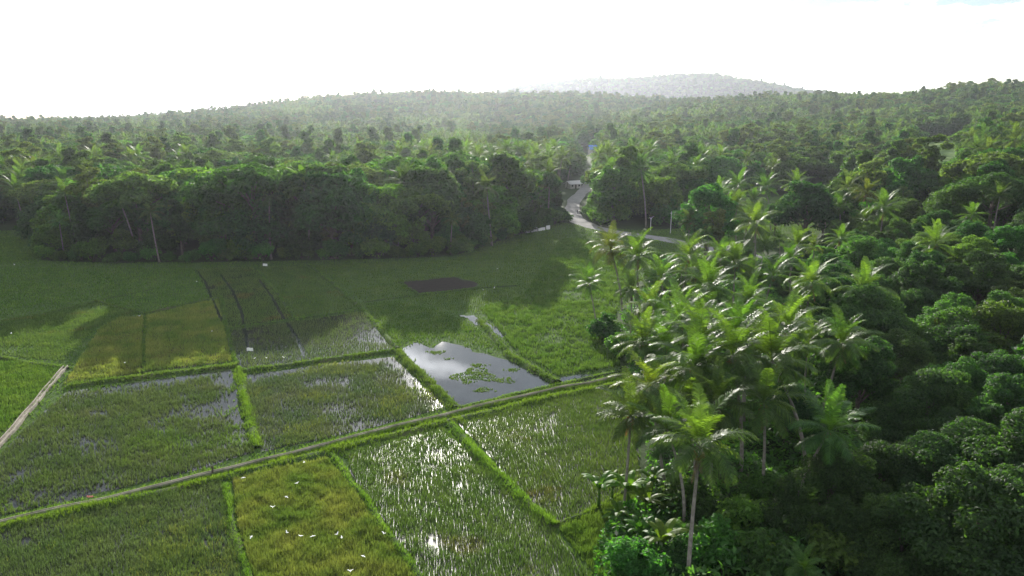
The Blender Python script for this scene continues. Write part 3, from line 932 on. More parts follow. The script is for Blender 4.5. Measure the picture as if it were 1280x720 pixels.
KNAME = {'dome': 'round_tree', 'umbrella': 'umbrella_tree', 'tall': 'tall_tree', 'mound': 'spreading_tree', 'airy': 'airy_tree', 'bush': 'bush'}


def place_tree(x, y, key, rz, s, label, group=None, sz=None, z=None):
    t = TREE[key]
    e = empty(KNAME[t['kind']], (x, y, (Tz(x, y) if z is None else z) - .1), rz, s)
    if sz: e.scale = (s, s, sz)
    tag(e, label, 'bush' if t['kind'] == 'bush' else 'tree', group)
    new_obj('trunk', t['trunk'], e); new_obj('crown', t['crown'], e)
    return e


def tree_at(px, py, h, key, rz, s, label, sz=None):
    """h = height of the crown centre above the ground"""
    x, y = W(px, py, h)
    return place_tree(x, y, key, rz, s, label, None, sz)

#PLACEMENT
PLACED = []   # ground points of hand-placed trees
PALMS = [
    (742, 352, 10, 1, 2.6, 'lone slender palm leaning left over the lit meadow, leftmost of the grove'),
    (763, 310, 14, 2, 2.9, 'tall palm just behind the leftmost palm of the grove'),
    (804, 322, 14, 0, 1.0, 'palm with pale shining fronds third from the left edge of the grove'),
    (786, 362, 10, 3, 2.0, 'low palm between the lone leaning palm and the dense grove'),
    (829, 350, 12, 1, 4.0, 'palm above the round dark bush at the meadow edge'),
    (855, 319, 14, 3, .5, 'palm in front of the road bend behind the grove'),
    (894, 322, 13, 2, 5.0, 'palm right of the road bend at the back of the grove'),
    (900, 356, 14, 4, 3.2, 'wide shining palm in the middle of the upper grove'),
    (926, 272, 14, 0, 2.0, 'palm with drooping skirt in the back row, right of the two thin poles'),
    (953, 280, 15, 3, 4.4, 'tall palm with brown hanging fronds in the upper grove'),
    (867, 277, 11, 1, 1.0, 'small palm directly right of the tall white pole'),
    (894, 243, 15, 4, 5.5, 'backmost left palm rising against the dark shaded meadow'),
    (919, 232, 16, 0, .3, 'tallest palm of the back left cluster'),
    (961, 234, 15, 1, 3.0, 'windswept palm in the back row between two tall palms'),
    (989, 230, 15, 3, 5.2, 'palm at the right end of the back left cluster'),
    (939, 250, 13, 2, 2.0, 'shorter palm tucked under the back left cluster'),
    (860, 400, 13, 3, 3.0, 'palm in shade left of the centre of the grove'),
    (880, 388, 11, 0, 1.5, 'short palm hidden low in the centre of the grove'),
    (800, 428, 12, 4, 2.6, 'palm leaning over the small pool right of the pond'),
    (852, 455, 14, 0, 4.6, 'dark palm with one bright midrib in the centre of the grove'),
    (922, 450, 15, 1, 3.6, 'palm with long bare pale trunk in the centre right of the grove'),
    (940, 420, 13, 2, 1.0, 'palm with a shining frond behind the long bare trunk'),
    (990, 446, 15, 4, 3.5, 'broad dark palm at the right of the grove centre'),
    (982, 405, 13, 0, .5, 'palm behind the broad dark palm right of centre'),
    (775, 514, 11, 3, 3.3, 'bright green palm at the corner of the paddy with yellowing lower fronds'),
    (868, 562, 13, 0, 1.7, 'nearest large palm with orange coconuts low in the frame'),
    (1022, 532, 11, 4, .6, 'palm with curved trunk leaning right at the bottom of the grove'),
    (1027, 357, 13, 2, 4.8, 'palm with orange-brown lower fronds right of the upper grove'),
    (1068, 358, 13, 3, 1.2, 'palm right beside the one with orange-brown fronds'),
    (992, 306, 12, 1, 5.0, 'palm with bright fronds behind the orange-brown one'),
    (1037, 256, 13, 0, 2.4, 'palm with bare trunk left of the pale-trunked trio'),
    (1056, 258, 12, 3, .9, 'middle palm of the pale-trunked trio'),
    (1077, 246, 14, 2, 3.0, 'bushy palm at the back of the pale-trunked trio'),
    (1108, 258, 14, 0, 5.7, 'palm with a pale dry skirt and straight white trunk'),
    (1082, 275, 10, 1, 1.9, 'low palm under the palm with the dry skirt'),
    (1176, 305, 12, 4, 2.0, 'isolated palm standing among bushes at the right'),
    (1018, 712, 5, 0, 2.0, 'small low palm at the bottom edge right of the curved trunk'),
    (15, 238, 14, 4, 2.9, 'palm leaning far left at the left edge of the far wood'),
    (36, 212, 17, 2, 2.8, 'taller leaning palm behind the leftmost one at the far left edge'),
    (870, 512, 11, 1, 2.2, 'shaded palm just behind the nearest large palm'),
    (905, 500, 12, 3, 5.0, 'dark palm between the nearest palm and the long bare trunk'),
    (828, 490, 12, 2, 4.1, 'palm in shade right of the bright corner palm'),
    (965, 345, 12, 1, .4, 'palm in the gap in front of the grey road piece'),
    (950, 375, 12, 0, 2.2, 'palm below the grey road piece in the middle of the grove'),
    (835, 395, 11, 4, 3.1, 'palm at the left flank of the dense grove'),
    (840, 432, 12, 0, 1.1, 'palm between the pool palm and the dark centre of the grove'),
    (905, 415, 13, 4, 2.9, 'wide palm directly above the long bare trunk'),
    (888, 468, 12, 1, 5.3, 'shaded palm left of the long bare trunk'),
    (955, 498, 12, 3, 1.9, 'palm right of the long bare trunk with its crown half hidden'),
    (838, 545, 11, 4, 3.8, 'palm leaning left behind the nearest large palm'),
    (1050, 425, 12, 2, .4, 'palm at the border between the grove and the dark broad trees'),
    (885, 430, 14, 0, 4.0, 'palm poking out of the densest centre of the grove'),
    (815, 385, 12, 3, .2, 'palm third in from the meadow edge, above the pool palm'),
    (870, 345, 12, 0, 2.7, 'palm left of the wide shining palm in the upper grove'),
    (920, 330, 13, 1, 1.6, 'palm right of the wide shining palm in the upper grove'),
    (1045, 300, 11, 3, 4.1, 'short palm under the pale-trunked trio'),
]
for px, py, h, v, rz, lab in PALMS:
    e = palm_at(px, py, h, v, rz, lab)
    PLACED.append((e.location.x, e.location.y, 3.0))

NEAR = [  # lower right rows use dark leaves to carry the shade there
    (1075, 328, 7, 'n_bright', .3, .95, 'bright green tree glowing among the palms of the upper grove'),
    (1028, 325, 6, 'n_bright', 2.3, .7, 'smaller bright green tree left of the glowing one'),
    (1112, 352, 7, 'n_dome', 1.3, .9, 'mid green tree right below the glowing bright tree'),
    (970, 268, 7, 'n_dome', .5, .8, 'rounded tree under the back row of palms'),
    (1010, 248, 7, 'n_dome2', 4.5, .8, 'dark round tree between the two groups of back palms'),
    (1090, 405, 8, 'n_dome2', 2.0, 1.05, 'dark leafy tree behind the broad dark palm'),
    (1125, 440, 7, 'n_mound', 1.0, .95, 'dark mound of leaves left of the two sunlit tops'),
    (1193, 408, 8, 'n_lit', .2, .95, 'sunlit bushy top with russet tips, left of the pair'),
    (1258, 398, 9, 'n_lit', 2.2, 1.0, 'sunlit bushy top with russet tips at the right edge'),
    (1075, 480, 6, 'n_dome2', 5.0, .9, 'shaded tree directly behind the curved palm'),
    (1160, 510, 6, 'n_mound', 3.0, 1.0, 'big rounded shaded tree in the lower right'),
    (1250, 480, 7, 'n_mound', 4.0, 1.0, 'dark tree below the sunlit top at the right edge'),
    (1215, 570, 7, 'n_mound', .7, 1.0, 'large smooth shaded crown filling the lower right behind the bottom mounds'),
    (1100, 590, 6, 'n_mound', 2.5, .85, 'shaded leafy mound right of the curved palm trunk'),
    (1130, 665, 5, 'n_mound', 5.5, .75, 'shaded mound at the bottom edge right of centre'),
    (1235, 670, 6, 'n_mound', 1.7, .8, 'dark crown in the bottom right corner'),
    (1300, 590, 8, 'n_dome2', .7, 1.0, 'dark crown cut by the right edge low down'),
    (1310, 480, 9, 'n_mound', .7, 1.0, 'dark tree just beyond the right edge'),
    (1075, 668, 4, 'n_dome2', 3.7, .5, 'low shaded tree at the foot of the curved palm'),
    (1142, 232, 8, 'n_mound2', .9, 1.0, 'large green tree in front of the bright far clearing'),
    (1098, 222, 8, 'n_airy', 1.9, .95, 'pale feathery tree behind the pale-trunked palms'),
    (1062, 215, 8, 'n_dome', 3.9, .8, 'olive tree at the left end of the right hand wood'),
    (1190, 262, 8, 'n_dome', 2.9, 1.1, 'dark green tree right of the large tree by the clearing'),
    (1240, 256, 8, 'n_umb', .4, 1.1, 'flat topped tree near the right edge above the bushes'),
    (1285, 240, 8, 'n_mound2', 4.4, 1.1, 'tree cut by the right edge beside the flat topped tree'),
    (1215, 330, 5, 'n_bright', 1.4, .8, 'leafy light tree right of the isolated palm'),
    (1262, 318, 6, 'n_bright', 5.4, .9, 'leafy light tree at the right edge above the sunlit tops'),
    (1150, 372, 6, 'n_dome2', 3.1, .95, 'dark tree below the isolated palm'),
    (1225, 362, 6, 'n_dome2', .1, .95, 'dark tree between the light leafy trees and the sunlit tops'),
    (755, 408, 2.4, 'bush', .1, 1.5, 'round dark bush at the edge of the lit meadow'),
    (776, 430, 2.4, 'bush2', 2.1, 1.4, 'leafy bush behind the round dark one at the meadow edge'),
    (928, 193, 9, 'n_umb', 1.1, 1.15, 'pale rounded tree standing out of the wood behind the palms'),
    (1111, 184, 9, 'n_umb', 2.2, .95, 'small umbrella shaped tree left of the bright far clearing'),
    (190, 205, 11, 'n_airy', .2, 1.15, 'tall pale feathery tree rising from the left wood'),
    (85, 222, 9, 'n_umb', .2, 1.2, 'wide olive tree at the left of the far wood above two leaning palms'),
]
for px, py, h, key, rz, s, lab in NEAR:
    e = tree_at(px, py, h, key, rz, s, lab)
    PLACED.append((e.location.x, e.location.y, 4.5 * s))

# far clearing on the right hand slope
uu = np.linspace(1130, 1240, 30); rc = np.linspace(330, 700, 40)
UU, RC = np.meshgrid(uu, rc, indexing='ij')
TH = np.arctan((UU - 640) * cp / F)
XC, YC = RC * np.sin(TH), RC * np.cos(TH)
VC = np.stack([XC, YC, T(XC, YC) + .35], -1).reshape(-1, 3)
i, j = np.meshgrid(np.arange(29), np.arange(39), indexing='ij')
FC = np.stack([i * 40 + j, i * 40 + j + 1, (i + 1) * 40 + j + 1, (i + 1) * 40 + j], -1).reshape(-1, 4)
M['pale_meadow'] = solid_mat('pale_clearing_turf', [(.3, (.06, .11, .03)), (.55, (.10, .16, .04)), (.75, (.13, .16, .05))], .05, 1, .1, 1, spec=.05)  # paler green turf than the field meadow
tag(new_obj('meadow_ground', np_mesh('meadow_ground', VC, FC, M['pale_meadow'], True)), 'pale open clearing among the trees on the right hand slope', None, kind='structure')

# ------------------------------------------------------------------ grove filling and forests
GROVE = pw([(775, 400), (812, 352), (850, 338), (960, 326), (1060, 300), (1180, 300), (1400, 330), (1500, 500), (1500, 720), (1300, 860), (790, 860), (790, 735), (775, 690), (790, 640), (808, 600), (806, 540), (785, 472), (776, 440)])
CLEAR_U = (1150, 1218)


def uof(x, y):
    return 640 + F * (x / np.maximum(y, 1)) / cp


def allowed(X, Y, rad=5.0):
    ok = ~inside(FIELD, X, Y)
    ok &= segdist(FIELD + [FIELD[0]], X, Y) > rad * .55
    ok &= segdist(ROAD, X, Y) > rad + 2.5
    r = np.hypot(X, Y); u = uof(X, Y)
    ok &= ~((u > 716) & (u < 750) & (r > 320) & (r < 700))      # open corridor of the road
    ok &= ~((u > 706) & (u < 742) & (r > 230) & (r < 360))
    ok &= ~((u > CLEAR_U[0] - 6) & (u < CLEAR_U[1]) & (r > 280) & (r < 690))
    ok &= ~((u > 1010) & (u < 1052) & (r > 330) & (r < 400))
    for (x, y, q) in PLACED:
        ok &= np.hypot(X - x, Y - y) > q
    return ok


def scatter(r0, r1, sp, seed, marg=60):
    g = np.random.default_rng(seed)
    ymax = r1; xmax = .8 * r1 + marg
    xs = np.arange(-xmax, xmax, sp); ys = np.arange(max(20, r0 * .6), ymax, sp * .87)
    X, Y = np.meshgrid(xs, ys)
    X[1::2] += sp / 2
    X = (X + g.uniform(-.38, .38, X.shape) * sp).ravel(); Y = (Y + g.uniform(-.38, .38, Y.shape) * sp).ravel()
    r = np.hypot(X, Y)
    k = (r >= r0) & (r < r1) & (np.abs(X) < .76 * Y + marg)
    X, Y = X[k], Y[k]
    k = allowed(X, Y, 4.0)
    return X[k], Y[k]


# everything between 60 m and 700 m is one population
X, Y = scatter(60, 700, 9.2, 5)
in_grove = inside(GROVE, X, Y)
r_ = np.hypot(X, Y); u_ = uof(X, Y)
k = in_grove | (r_ > 175)
k &= ~((u_ < 700) & (r_ < 175))
k &= ~((u_ > 975) & (u_ < 1050) & (r_ < 84)) & ~((u_ > 840) & (u_ < 975) & (r_ < 70))
X, Y, in_grove = X[k], Y[k], in_grove[k]
r_ = np.hypot(X, Y); u_ = uof(X, Y)
g = np.random.default_rng(33)
palmy = fbm(X, Y, 70, 31) + g.normal(0, .10, len(X))
near_edge = segdist(FIELD + [FIELD[0]], X, Y)
is_palm = palmy > .665
is_palm |= (near_edge < 12) & (g.random(len(X)) < .09)
right_wood = in_grove & (u_ > 1060) | (in_grove & (r_ < 78) & (u_ > 1000))
is_palm[in_grove] = g.random(in_grove.sum()) < .33
is_palm[right_wood] = (g.random(right_wood.sum()) < .06) & (r_[right_wood] > 115)
Zt = T(X, Y)
order = np.argsort(r_)


def zone(x, y, u, r, gr):
    if gr: return 'in the right hand wood' if u > 1060 else 'inside the palm grove'
    if u < 706:
        side = 'left' if u < 180 else ('left centre' if u < 380 else ('centre' if u < 560 else 'road side'))
        row = 'front edge' if segdist(FIELD + [FIELD[0]], x, y) < 14 else ('second rows' if r < 250 else 'depth')
        return 'in far wood, %s, %s' % (row, side)
    if u < 870: return 'right of the gravel road' + (', at the edge' if r < 285 else '')
    if u < 1080: return 'behind the shaded meadow' + (', front row' if r < 400 else '')
    return 'on the right hand slope' + (' below the clearing' if r < 400 else '')


KL = {'far0': 'dark round crowned tree', 'far1': 'mid green round crowned tree', 'far2': 'round crowned tree with russet tips', 'far3': 'flat topped green tree', 'far4': 'flat topped olive tree',
      'far5': 'tall narrow dark tree', 'far6': 'tall narrow green tree', 'far7': 'pale open feathery tree', 'far8': 'bright bushy spreading tree', 'far9': 'dark spreading tree',
      'n_dome': 'mid green round tree with fine leaves', 'n_dome2': 'dark round tree with fine leaves', 'n_mound': 'dark leafy mound of a tree', 'n_mound2': 'green leafy mound of a tree', 'n_bright': 'bright green leafy tree'}
nb_, np_, left_t, left_p = 0, 0, [], []
FR = [0, 0, 1, 1, 1, 2, 3, 3, 4, 6, 7, 8, 8, 9, 9]
for i in order:
    x, y, u, r = float(X[i]), float(Y[i]), float(u_[i]), float(r_[i])
    zn = zone(x, y, u, r, in_grove[i])
    rz = g.uniform(0, 6.28)
    vis = -120 < u < 1400
    if is_palm[i]:
        if np_ < 235 and vis:
            v = int(g.integers(0, 5)) if r < 150 else int(g.choice([5, 6, 5, 6, 1]))
            h = g.uniform(9, 12.5) if in_grove[i] else g.uniform(14, 20.5)
            lab = ('coconut palm ' if r < 250 else 'far coconut palm ') + ('with yellowish crown ' if v in (2, 6) else 'with green crown ') + zn
            place_palm(x, y, float(Zt[i]) - .1, v, rz, h / 13, lab, 'coconut palms ' + zn + (' (yellowish)' if v in (2, 6) else ''), extras=r < 120)
            np_ += 1
        else: left_p.append((x, y, float(Zt[i])))
    else:
        if nb_ < 225 and vis:
            if in_grove[i]:
                key = ['n_dome', 'n_dome2', 'n_mound', 'n_mound2', 'n_bright'][int(g.integers(0, 4 if u > 1000 else 5))]
                if u > 1000 and r < 95: key = ['n_dome2', 'n_mound'][int(g.integers(0, 2))]  # dark leaf kinds only: the corner's deep shade is put into leaf colour
                s = g.uniform(.5, .8) if u < 1060 else g.uniform(.7, 1.0)
                if u < 1000: s = g.uniform(.32, .5)
            else:
                key = FAR[int(g.choice(FR))]; s = g.uniform(.85, 1.6) * (1.25 if r < 265 and u < 720 else 1)
                if KNAME[TREE[key]['kind']] in ('tall_tree', 'airy_tree'): s = min(s, 1.4)
                if CLEAR_U[0] - 25 < u < CLEAR_U[1] + 20 and 150 < r < 420: s *= .55
            place_tree(x, y, key, rz, s, KL[key] + ' ' + zn, KL[key] + 's ' + zn)
            nb_ += 1
        else: left_t.append((x, y, float(Zt[i])))

# ------------------------------------------------------------------ the far-off wood: one object
def instancer(name, pts, crowns, smin, smax, label, seed):
    P = np.array(pts)
    me = bpy.data.meshes.new(name); me.vertices.add(len(P)); me.vertices.foreach_set('co', P.astype(np.float32).ravel()); me.update()
    o = new_obj(name, me)
    tag(o, label, 'forest', kind='stuff')
    gt = bpy.data.node_groups.new(name, 'GeometryNodeTree')
    gt.interface.new_socket('Geometry', in_out='INPUT', socket_type='NodeSocketGeometry')
    gt.interface.new_socket('Geometry', in_out='OUTPUT', socket_type='NodeSocketGeometry')
    gi = gt.nodes.new('NodeGroupInput'); go = gt.nodes.new('NodeGroupOutput')
    g2i = gt.nodes.new('GeometryNodeGeometryToInstance')
    for c in crowns:
        oi = gt.nodes.new('GeometryNodeObjectInfo'); oi.inputs['Object'].default_value = c; oi.transform_space = 'ORIGINAL'
        gt.links.new(oi.outputs['Geometry'], g2i.inputs[0])
    iop = gt.nodes.new('GeometryNodeInstanceOnPoints'); iop.inputs['Pick Instance'].default_value = True
    ri = gt.nodes.new('FunctionNodeRandomValue'); ri.data_type = 'INT'; ri.inputs[4].default_value = 0; ri.inputs[5].default_value = len(crowns) - 1; ri.inputs['Seed'].default_value = seed
    rs = gt.nodes.new('FunctionNodeRandomValue'); rs.data_type = 'FLOAT'; rs.inputs[2].default_value = smin; rs.inputs[3].default_value = smax; rs.inputs['Seed'].default_value = seed + 1
    rr2 = gt.nodes.new('FunctionNodeRandomValue'); rr2.data_type = 'FLOAT_VECTOR'; rr2.inputs[0].default_value = (0, 0, 0); rr2.inputs[1].default_value = (.06, .06, 6.28); rr2.inputs['Seed'].default_value = seed + 2
    gt.links.new(gi.outputs[0], iop.inputs['Points']); gt.links.new(g2i.outputs[0], iop.inputs['Instance'])
    gt.links.new(ri.outputs[2], iop.inputs['Instance Index']); gt.links.new(rr2.outputs[0], iop.inputs['Rotation']); gt.links.new(rs.outputs[1], iop.inputs['Scale'])
    gt.links.new(iop.outputs[0], go.inputs[0])
    md = o.modifiers.new('scatter', 'NODES'); md.node_group = gt
    return o


crown_objs = {}
for o in C.objects:
    if o.type == 'MESH' and o.name.split('.')[0] == 'crown' and o.data.name not in crown_objs:
        crown_objs[o.data.name] = o
TC = [crown_objs[TREE[k]['crown'].name] for k in FAR if TREE[k]['crown'].name in crown_objs]
TCw = [crown_objs[TREE['far%d' % k]['crown'].name] for k in FR if TREE['far%d' % k]['crown'].name in crown_objs]
PC = [crown_objs[PALM[v]['crown'].name] for v in (5, 6) if PALM[v]['crown'].name in crown_objs]

for (a, b, sp_) in [(700, 1150, 9.0), (1150, 2000, 11.5), (2000, 2900, 17.0), (2900, 5200, 24.0)]:
    X, Y = scatter(a, b, sp_, int(a), 120)
    Z = T(X, Y)
    pal = (fbm(X, Y, 120, 31) + g.normal(0, .10, len(X)) > .69)
    for x, y, z, p in zip(X, Y, Z, pal):
        (left_p if p else left_t).append((x, y, z))
lt = [p for p in left_t if math.hypot(p[0], p[1]) <= 2900]
lf_ = [p for p in left_t if math.hypot(p[0], p[1]) > 2900]
instancer('far_forest', [(x, y, z - .3) for x, y, z in lt], TCw, .85, 1.6, 'dense mixed forest stretching back to the hills', 1)
instancer('hill_forest', [(x, y, z - 5) for x, y, z in lf_], TCw, 1.2, 1.9, 'hazy forest cover of the farthest hills', 4)
instancer('palm_forest', [(x, y, z - .3 + 0 * x) for x, y, z in left_p], PC, 1.05, 1.4, 'distant coconut palms mixed into the forest', 9)

# ------------------------------------------------------------------ undergrowth on the grove floor
def leafpatch(P, dens, h0, h1, size, mat, name, label, seed):
    X, Y = grid_pts(P, dens, .5)
    g = np.random.default_rng(seed)
    n = len(X)
    hh = (h0 + (h1 - h0) * fbm(X, Y, 5, seed) ** 1.5 * 1.6) * np.sqrt(g.uniform(.15, 1, n))
    Z = T(X, Y) + hh
    Pn = np.stack([X, Y, Z], -1)
    nrm = np.array([0, 0, .8]) + g.normal(size=(n, 3)) * .5; nrm /= np.linalg.norm(nrm, axis=1)[:, None]
    a = np.cross(nrm, g.normal(size=(n, 3))); a /= np.linalg.norm(a, axis=1)[:, None]
    b = np.cross(nrm, a); s = size * g.uniform(.6, 1.4, n)[:, None]
    V = np.stack([Pn - a * s * .8, Pn - b * s * .35, Pn + a * s * .8, Pn + b * s * .35], 1).reshape(-1, 3)
    return tag(new_obj(name, np_mesh(name, V, np.arange(n * 4).reshape(-1, 4), mat)), label, 'undergrowth', kind='stuff')


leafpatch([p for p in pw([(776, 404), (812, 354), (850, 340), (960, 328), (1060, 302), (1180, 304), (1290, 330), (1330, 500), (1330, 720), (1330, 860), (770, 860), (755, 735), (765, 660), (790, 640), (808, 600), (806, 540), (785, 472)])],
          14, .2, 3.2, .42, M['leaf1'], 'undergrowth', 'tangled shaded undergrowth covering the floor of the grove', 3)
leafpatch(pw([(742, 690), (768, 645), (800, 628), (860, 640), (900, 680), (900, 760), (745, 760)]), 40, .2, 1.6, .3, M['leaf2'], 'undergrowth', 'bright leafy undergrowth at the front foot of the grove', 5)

# banana plants
def banana_mesh(seed):
    r = random.Random(seed)
    st = MB(); st.tube([(0, 0, -.1), (.03, 0, 1), (.05, .02, 2.0)], [.16, .12, .08], 8)
    V = []; Fs = []
    for k in range(9):
        a = k * 2.4 + r.uniform(-.2, .2); el = R(r.uniform(40, 78)); Lf = r.uniform(1.7, 2.5); wd = r.uniform(.28, .38)
        p = Vector((.05, .02, 1.9)); rows = []
        for s in range(9):
            t = s / 8; e = el - R(95) * t ** 1.3
            d = Vector((math.cos(a) * math.cos(e), math.sin(a) * math.cos(e), math.sin(e)))
            side = Vector((-math.sin(a), math.cos(a), 0))
            ww = wd * math.sin(PI * (.06 + .9 * t)) ** .6
            if s < 1: ww = .05
            up = side.cross(d)
            rows.append((p - side * ww + up * ww * -.25 * -1, p.copy(), p + side * ww + up * ww * .25))
            p = p + d * Lf / 8
        b = len(V)
        for q in rows: V += [tuple(q[0]), tuple(q[1]), tuple(q[2])]
        for s in range(8):
            for c in range(2): Fs.append((b + s * 3 + c, b + s * 3 + c + 1, b + s * 3 + c + 4, b + s * 3 + c + 3))
    return st.mesh('stem', M['grass_d'], True), np_mesh('leaf_crown', np.array(V), np.array(Fs), M['banana'])


BAN = [banana_mesh(k) for k in range(3)]
BP = [(748, 636, 1.2, 'big-leaved banana plant leaning over the tip of the grove paddy'), (765, 630, 1.0, 'banana plant second from the paddy tip'), (785, 640, 1.3, 'banana plant behind the paddy tip, under the corner palm'),
      (806, 652, 1.1, 'banana plant beside the thin crossing trunks'), (772, 664, .9, 'low banana plant on the bright grass tongue'), (800, 690, 1.0, 'banana plant in the lower middle of the grove foot'),
      (828, 706, 1.2, 'banana plant at the bottom edge left of the nearest palm'), (858, 690, .9, 'banana plant at the root of the nearest palm'), (815, 625, 1.1, 'banana plant directly below the corner palm'),
      (905, 700, 1.0, 'shaded banana plant right of the nearest palm'), (940, 716, 1.1, 'shaded banana plant at the bottom edge between two palms')]
for k, (px, py, s, lab) in enumerate(BP):
    x, y = W(px, py)
    e = empty('banana_plant', (x, y, 0), k * 1.3, s); tag(e, lab, 'banana plant')
    new_obj('stem', BAN[k % 3][0], e); new_obj('leaf_crown', BAN[k % 3][1], e)
BU = [(842, 640, 1.2, 'bush'), (880, 655, 1.4, 'bush'), (925, 668, 1.3, 'bush2'), (960, 640, 1.5, 'bush'), (985, 690, 1.4, 'bush'), (900, 715, 1.3, 'bush2'), (850, 722, 1.1, 'bush'), (790, 720, 1.2, 'bush2'), (960, 720, 1.5, 'bush'), (1040, 715, 1.6, 'bush2')]
BL = ['bush left behind the nearest palm', 'dark bush just right of the nearest palm trunk', 'light bush two steps right of the nearest palm', 'bush below the long bare pale trunk', 'bush left of the curved palm foot',
      'light bush at the bottom edge right of the nearest palm', 'dark bush at the bottom edge under the nearest palm', 'light bush at the bottom of the bright grass tongue', 'dark bush at the bottom edge left of the low palm', 'light bush at the bottom edge beside the small low palm']
for k, ((px, py, s, key), lab) in enumerate(zip(BU, BL)):
    x, y = W(px, py)
    place_tree(x, y, key, k * 1.1, s, lab)

# lower trees closing the front of the far wood
g = np.random.default_rng(78)
EDGE = resample(pw([(40, 322), (52, 325), (140, 328), (330, 326), (470, 323), (565, 320), (605, 307), (650, 291), (700, 277)]), 7.5)
for k, (x, y) in enumerate(EDGE):
    px = project(x, y, 0)[0]
    part = 'left' if px < 200 else ('left centre' if px < 380 else ('centre' if px < 540 else 'road'))
    key = ['far9', 'far0', 'far8', 'far5', 'far1', 'far9', 'far7'][int(g.integers(0, 7))]
    place_tree(x + g.uniform(-2, 2), y + g.uniform(3, 8), key, g.uniform(0, 6), g.uniform(.6, .95), 'half grown %s at the front of the far wood, %s' % (KL[key], part), 'half grown %ss in front of the far wood, %s' % (KL[key], part))
g = np.random.default_rng(79)
for k in range(16):
    px, py = g.uniform(738, 775), g.uniform(262, 281)
    x, y = W(px, py)
    if segdist(ROAD, [x], [y])[0] < 5: continue
    place_tree(x, y, 'bush' if k % 2 else 'bush2', g.uniform(0, 6), g.uniform(1.0, 1.7), 'roadside %s bush on the inside of the road bend' % ('dark' if k % 2 else 'light'), 'bushes inside the road bend' + ('' if k % 2 else ', light'))
g = np.random.default_rng(81)
ED2 = resample(pw([(60, 326), (200, 328), (330, 326), (470, 323), (565, 320), (605, 307), (650, 291), (690, 280)]), 17)
for k, (x, y) in enumerate(ED2):
    px = project(x, y, 0)[0]
    part = 'left' if px < 200 else ('left centre' if px < 380 else ('centre' if px < 540 else 'road'))
    v = int(g.integers(5, 7)); h = g.uniform(8, 19)
    place_palm(x + g.uniform(-3, 3), y + g.uniform(-.5, 6), -.1, v, g.uniform(0, 6.28), h / 13, '%s coconut palm at the front edge of the far wood, %s' % ('tall' if h > 14 else 'young', part), '%s palms along the front edge of the far wood, %s' % ('tall' if h > 14 else 'young', part), False)
# bushes along the foot of the far wood
g = np.random.default_rng(77)
EDGE = resample(pw([(52, 326), (140, 329), (330, 327), (470, 324), (565, 321), (605, 308), (650, 293), (700, 279)]), 4.5)
for k, (x, y) in enumerate(EDGE):
    px = project(x, y, 0)[0]
    part = 'left' if px < 200 else ('left centre' if px < 380 else ('centre' if px < 540 else 'road'))
    place_tree(x + g.uniform(-1, 1), y + g.uniform(0, 3.5), 'bush' if k % 3 else 'bush2', g.uniform(0, 6), g.uniform(.9, 1.9), 'low %s bush at the %s end of the foot of the far wood' % ('dark' if k % 3 else 'light', part), 'bushes along the foot of the far wood, %s%s' % (part, '' if k % 3 else ', light'))

# ------------------------------------------------------------------ egrets
def egret_fly(flap):
    mb = MB()
    mb.tube([(-.34, 0, .0), (-.22, 0, .01), (-.05, 0, 0), (.12, 0, .02), (.2, 0, .06), (.24, 0, .1), (.22, 0, .14), (.28, 0, .16), (.33, 0, .155)], [.02, .05, .075, .055, .03, .022, .022, .03, .014], 8)
    for s in (-1, 1):
        P = [(.02, s * .04, .03), (.06, s * .22, .03 + .12 * flap), (.03, s * .42, .03 + .26 * flap), (-.05, s * .60, .03 + .30 * flap)]
        Wd = [.13, .14, .11, .03]
        V = []
        for (x, y, z), w in zip(P, Wd):
            V += [(x + w * .6, y, z + .008), (x - w, y, z + .004), (x - w, y, z - .004), (x + w * .6, y, z - .012)]
        Fs = [(i_ * 4 + k, i_ * 4 + (k + 1) % 4, (i_ + 1) * 4 + (k + 1) % 4, (i_ + 1) * 4 + k) for i_ in range(3) for k in range(4)] + [(0, 1, 2, 3), (12, 15, 14, 13)]
        mb.add(V, Fs)
    b = MB(); b.tube([(.33, 0, .155), (.44, 0, .145)], [.014, .003], 6)
    l = MB()
    for s in (-.02, .02): l.tube([(-.30, s, 0), (-.5, s, -.01), (-.58, s, -.015)], [.008, .007, .01], 5)
    return mb.mesh('body', M['white'], True), b.mesh('beak', M['beak']), l.mesh('leg', M['beak'])


def egret_stand():
    mb = MB()
    mb.tube([(-.3, 0, .36), (-.18, 0, .42), (0, 0, .48), (.1, 0, .52), (.15, 0, .6), (.1, 0, .70), (.12, 0, .78), (.19, 0, .81), (.23, 0, .80)], [.015, .06, .085, .06, .028, .022, .022, .032, .014], 8)
    b = MB(); b.tube([(.23, 0, .8), (.34, 0, .775)], [.014, .003], 6)
    l = MB()
    for s in (-.035, .035): l.tube([(0, s, .42), (-.03, s, .22), (0, s, 0), (.05, s, 0)], [.012, .009, .008, .006], 5)
    return mb.mesh('body', M['white'], True), b.mesh('beak', M['beak']), l.mesh('leg', M['beak'])


EG = [egret_fly(.5), egret_fly(-.25), egret_fly(1.1)]
ES = egret_stand()


def egret(px, py, h, rz, lab, group=None, k=0, s=1.15, stand=False):
    s *= .37
    x, y = W(px, py, h)
    m = ES if stand else EG[k % 3]
    e = empty('egret', (x, y, .3 if stand else h), rz, s * (1.3 if stand else 1)); tag(e, lab, 'bird', group)
    new_obj('body', m[0], e); new_obj('beak', m[1], e); new_obj('leg', m[2], e)


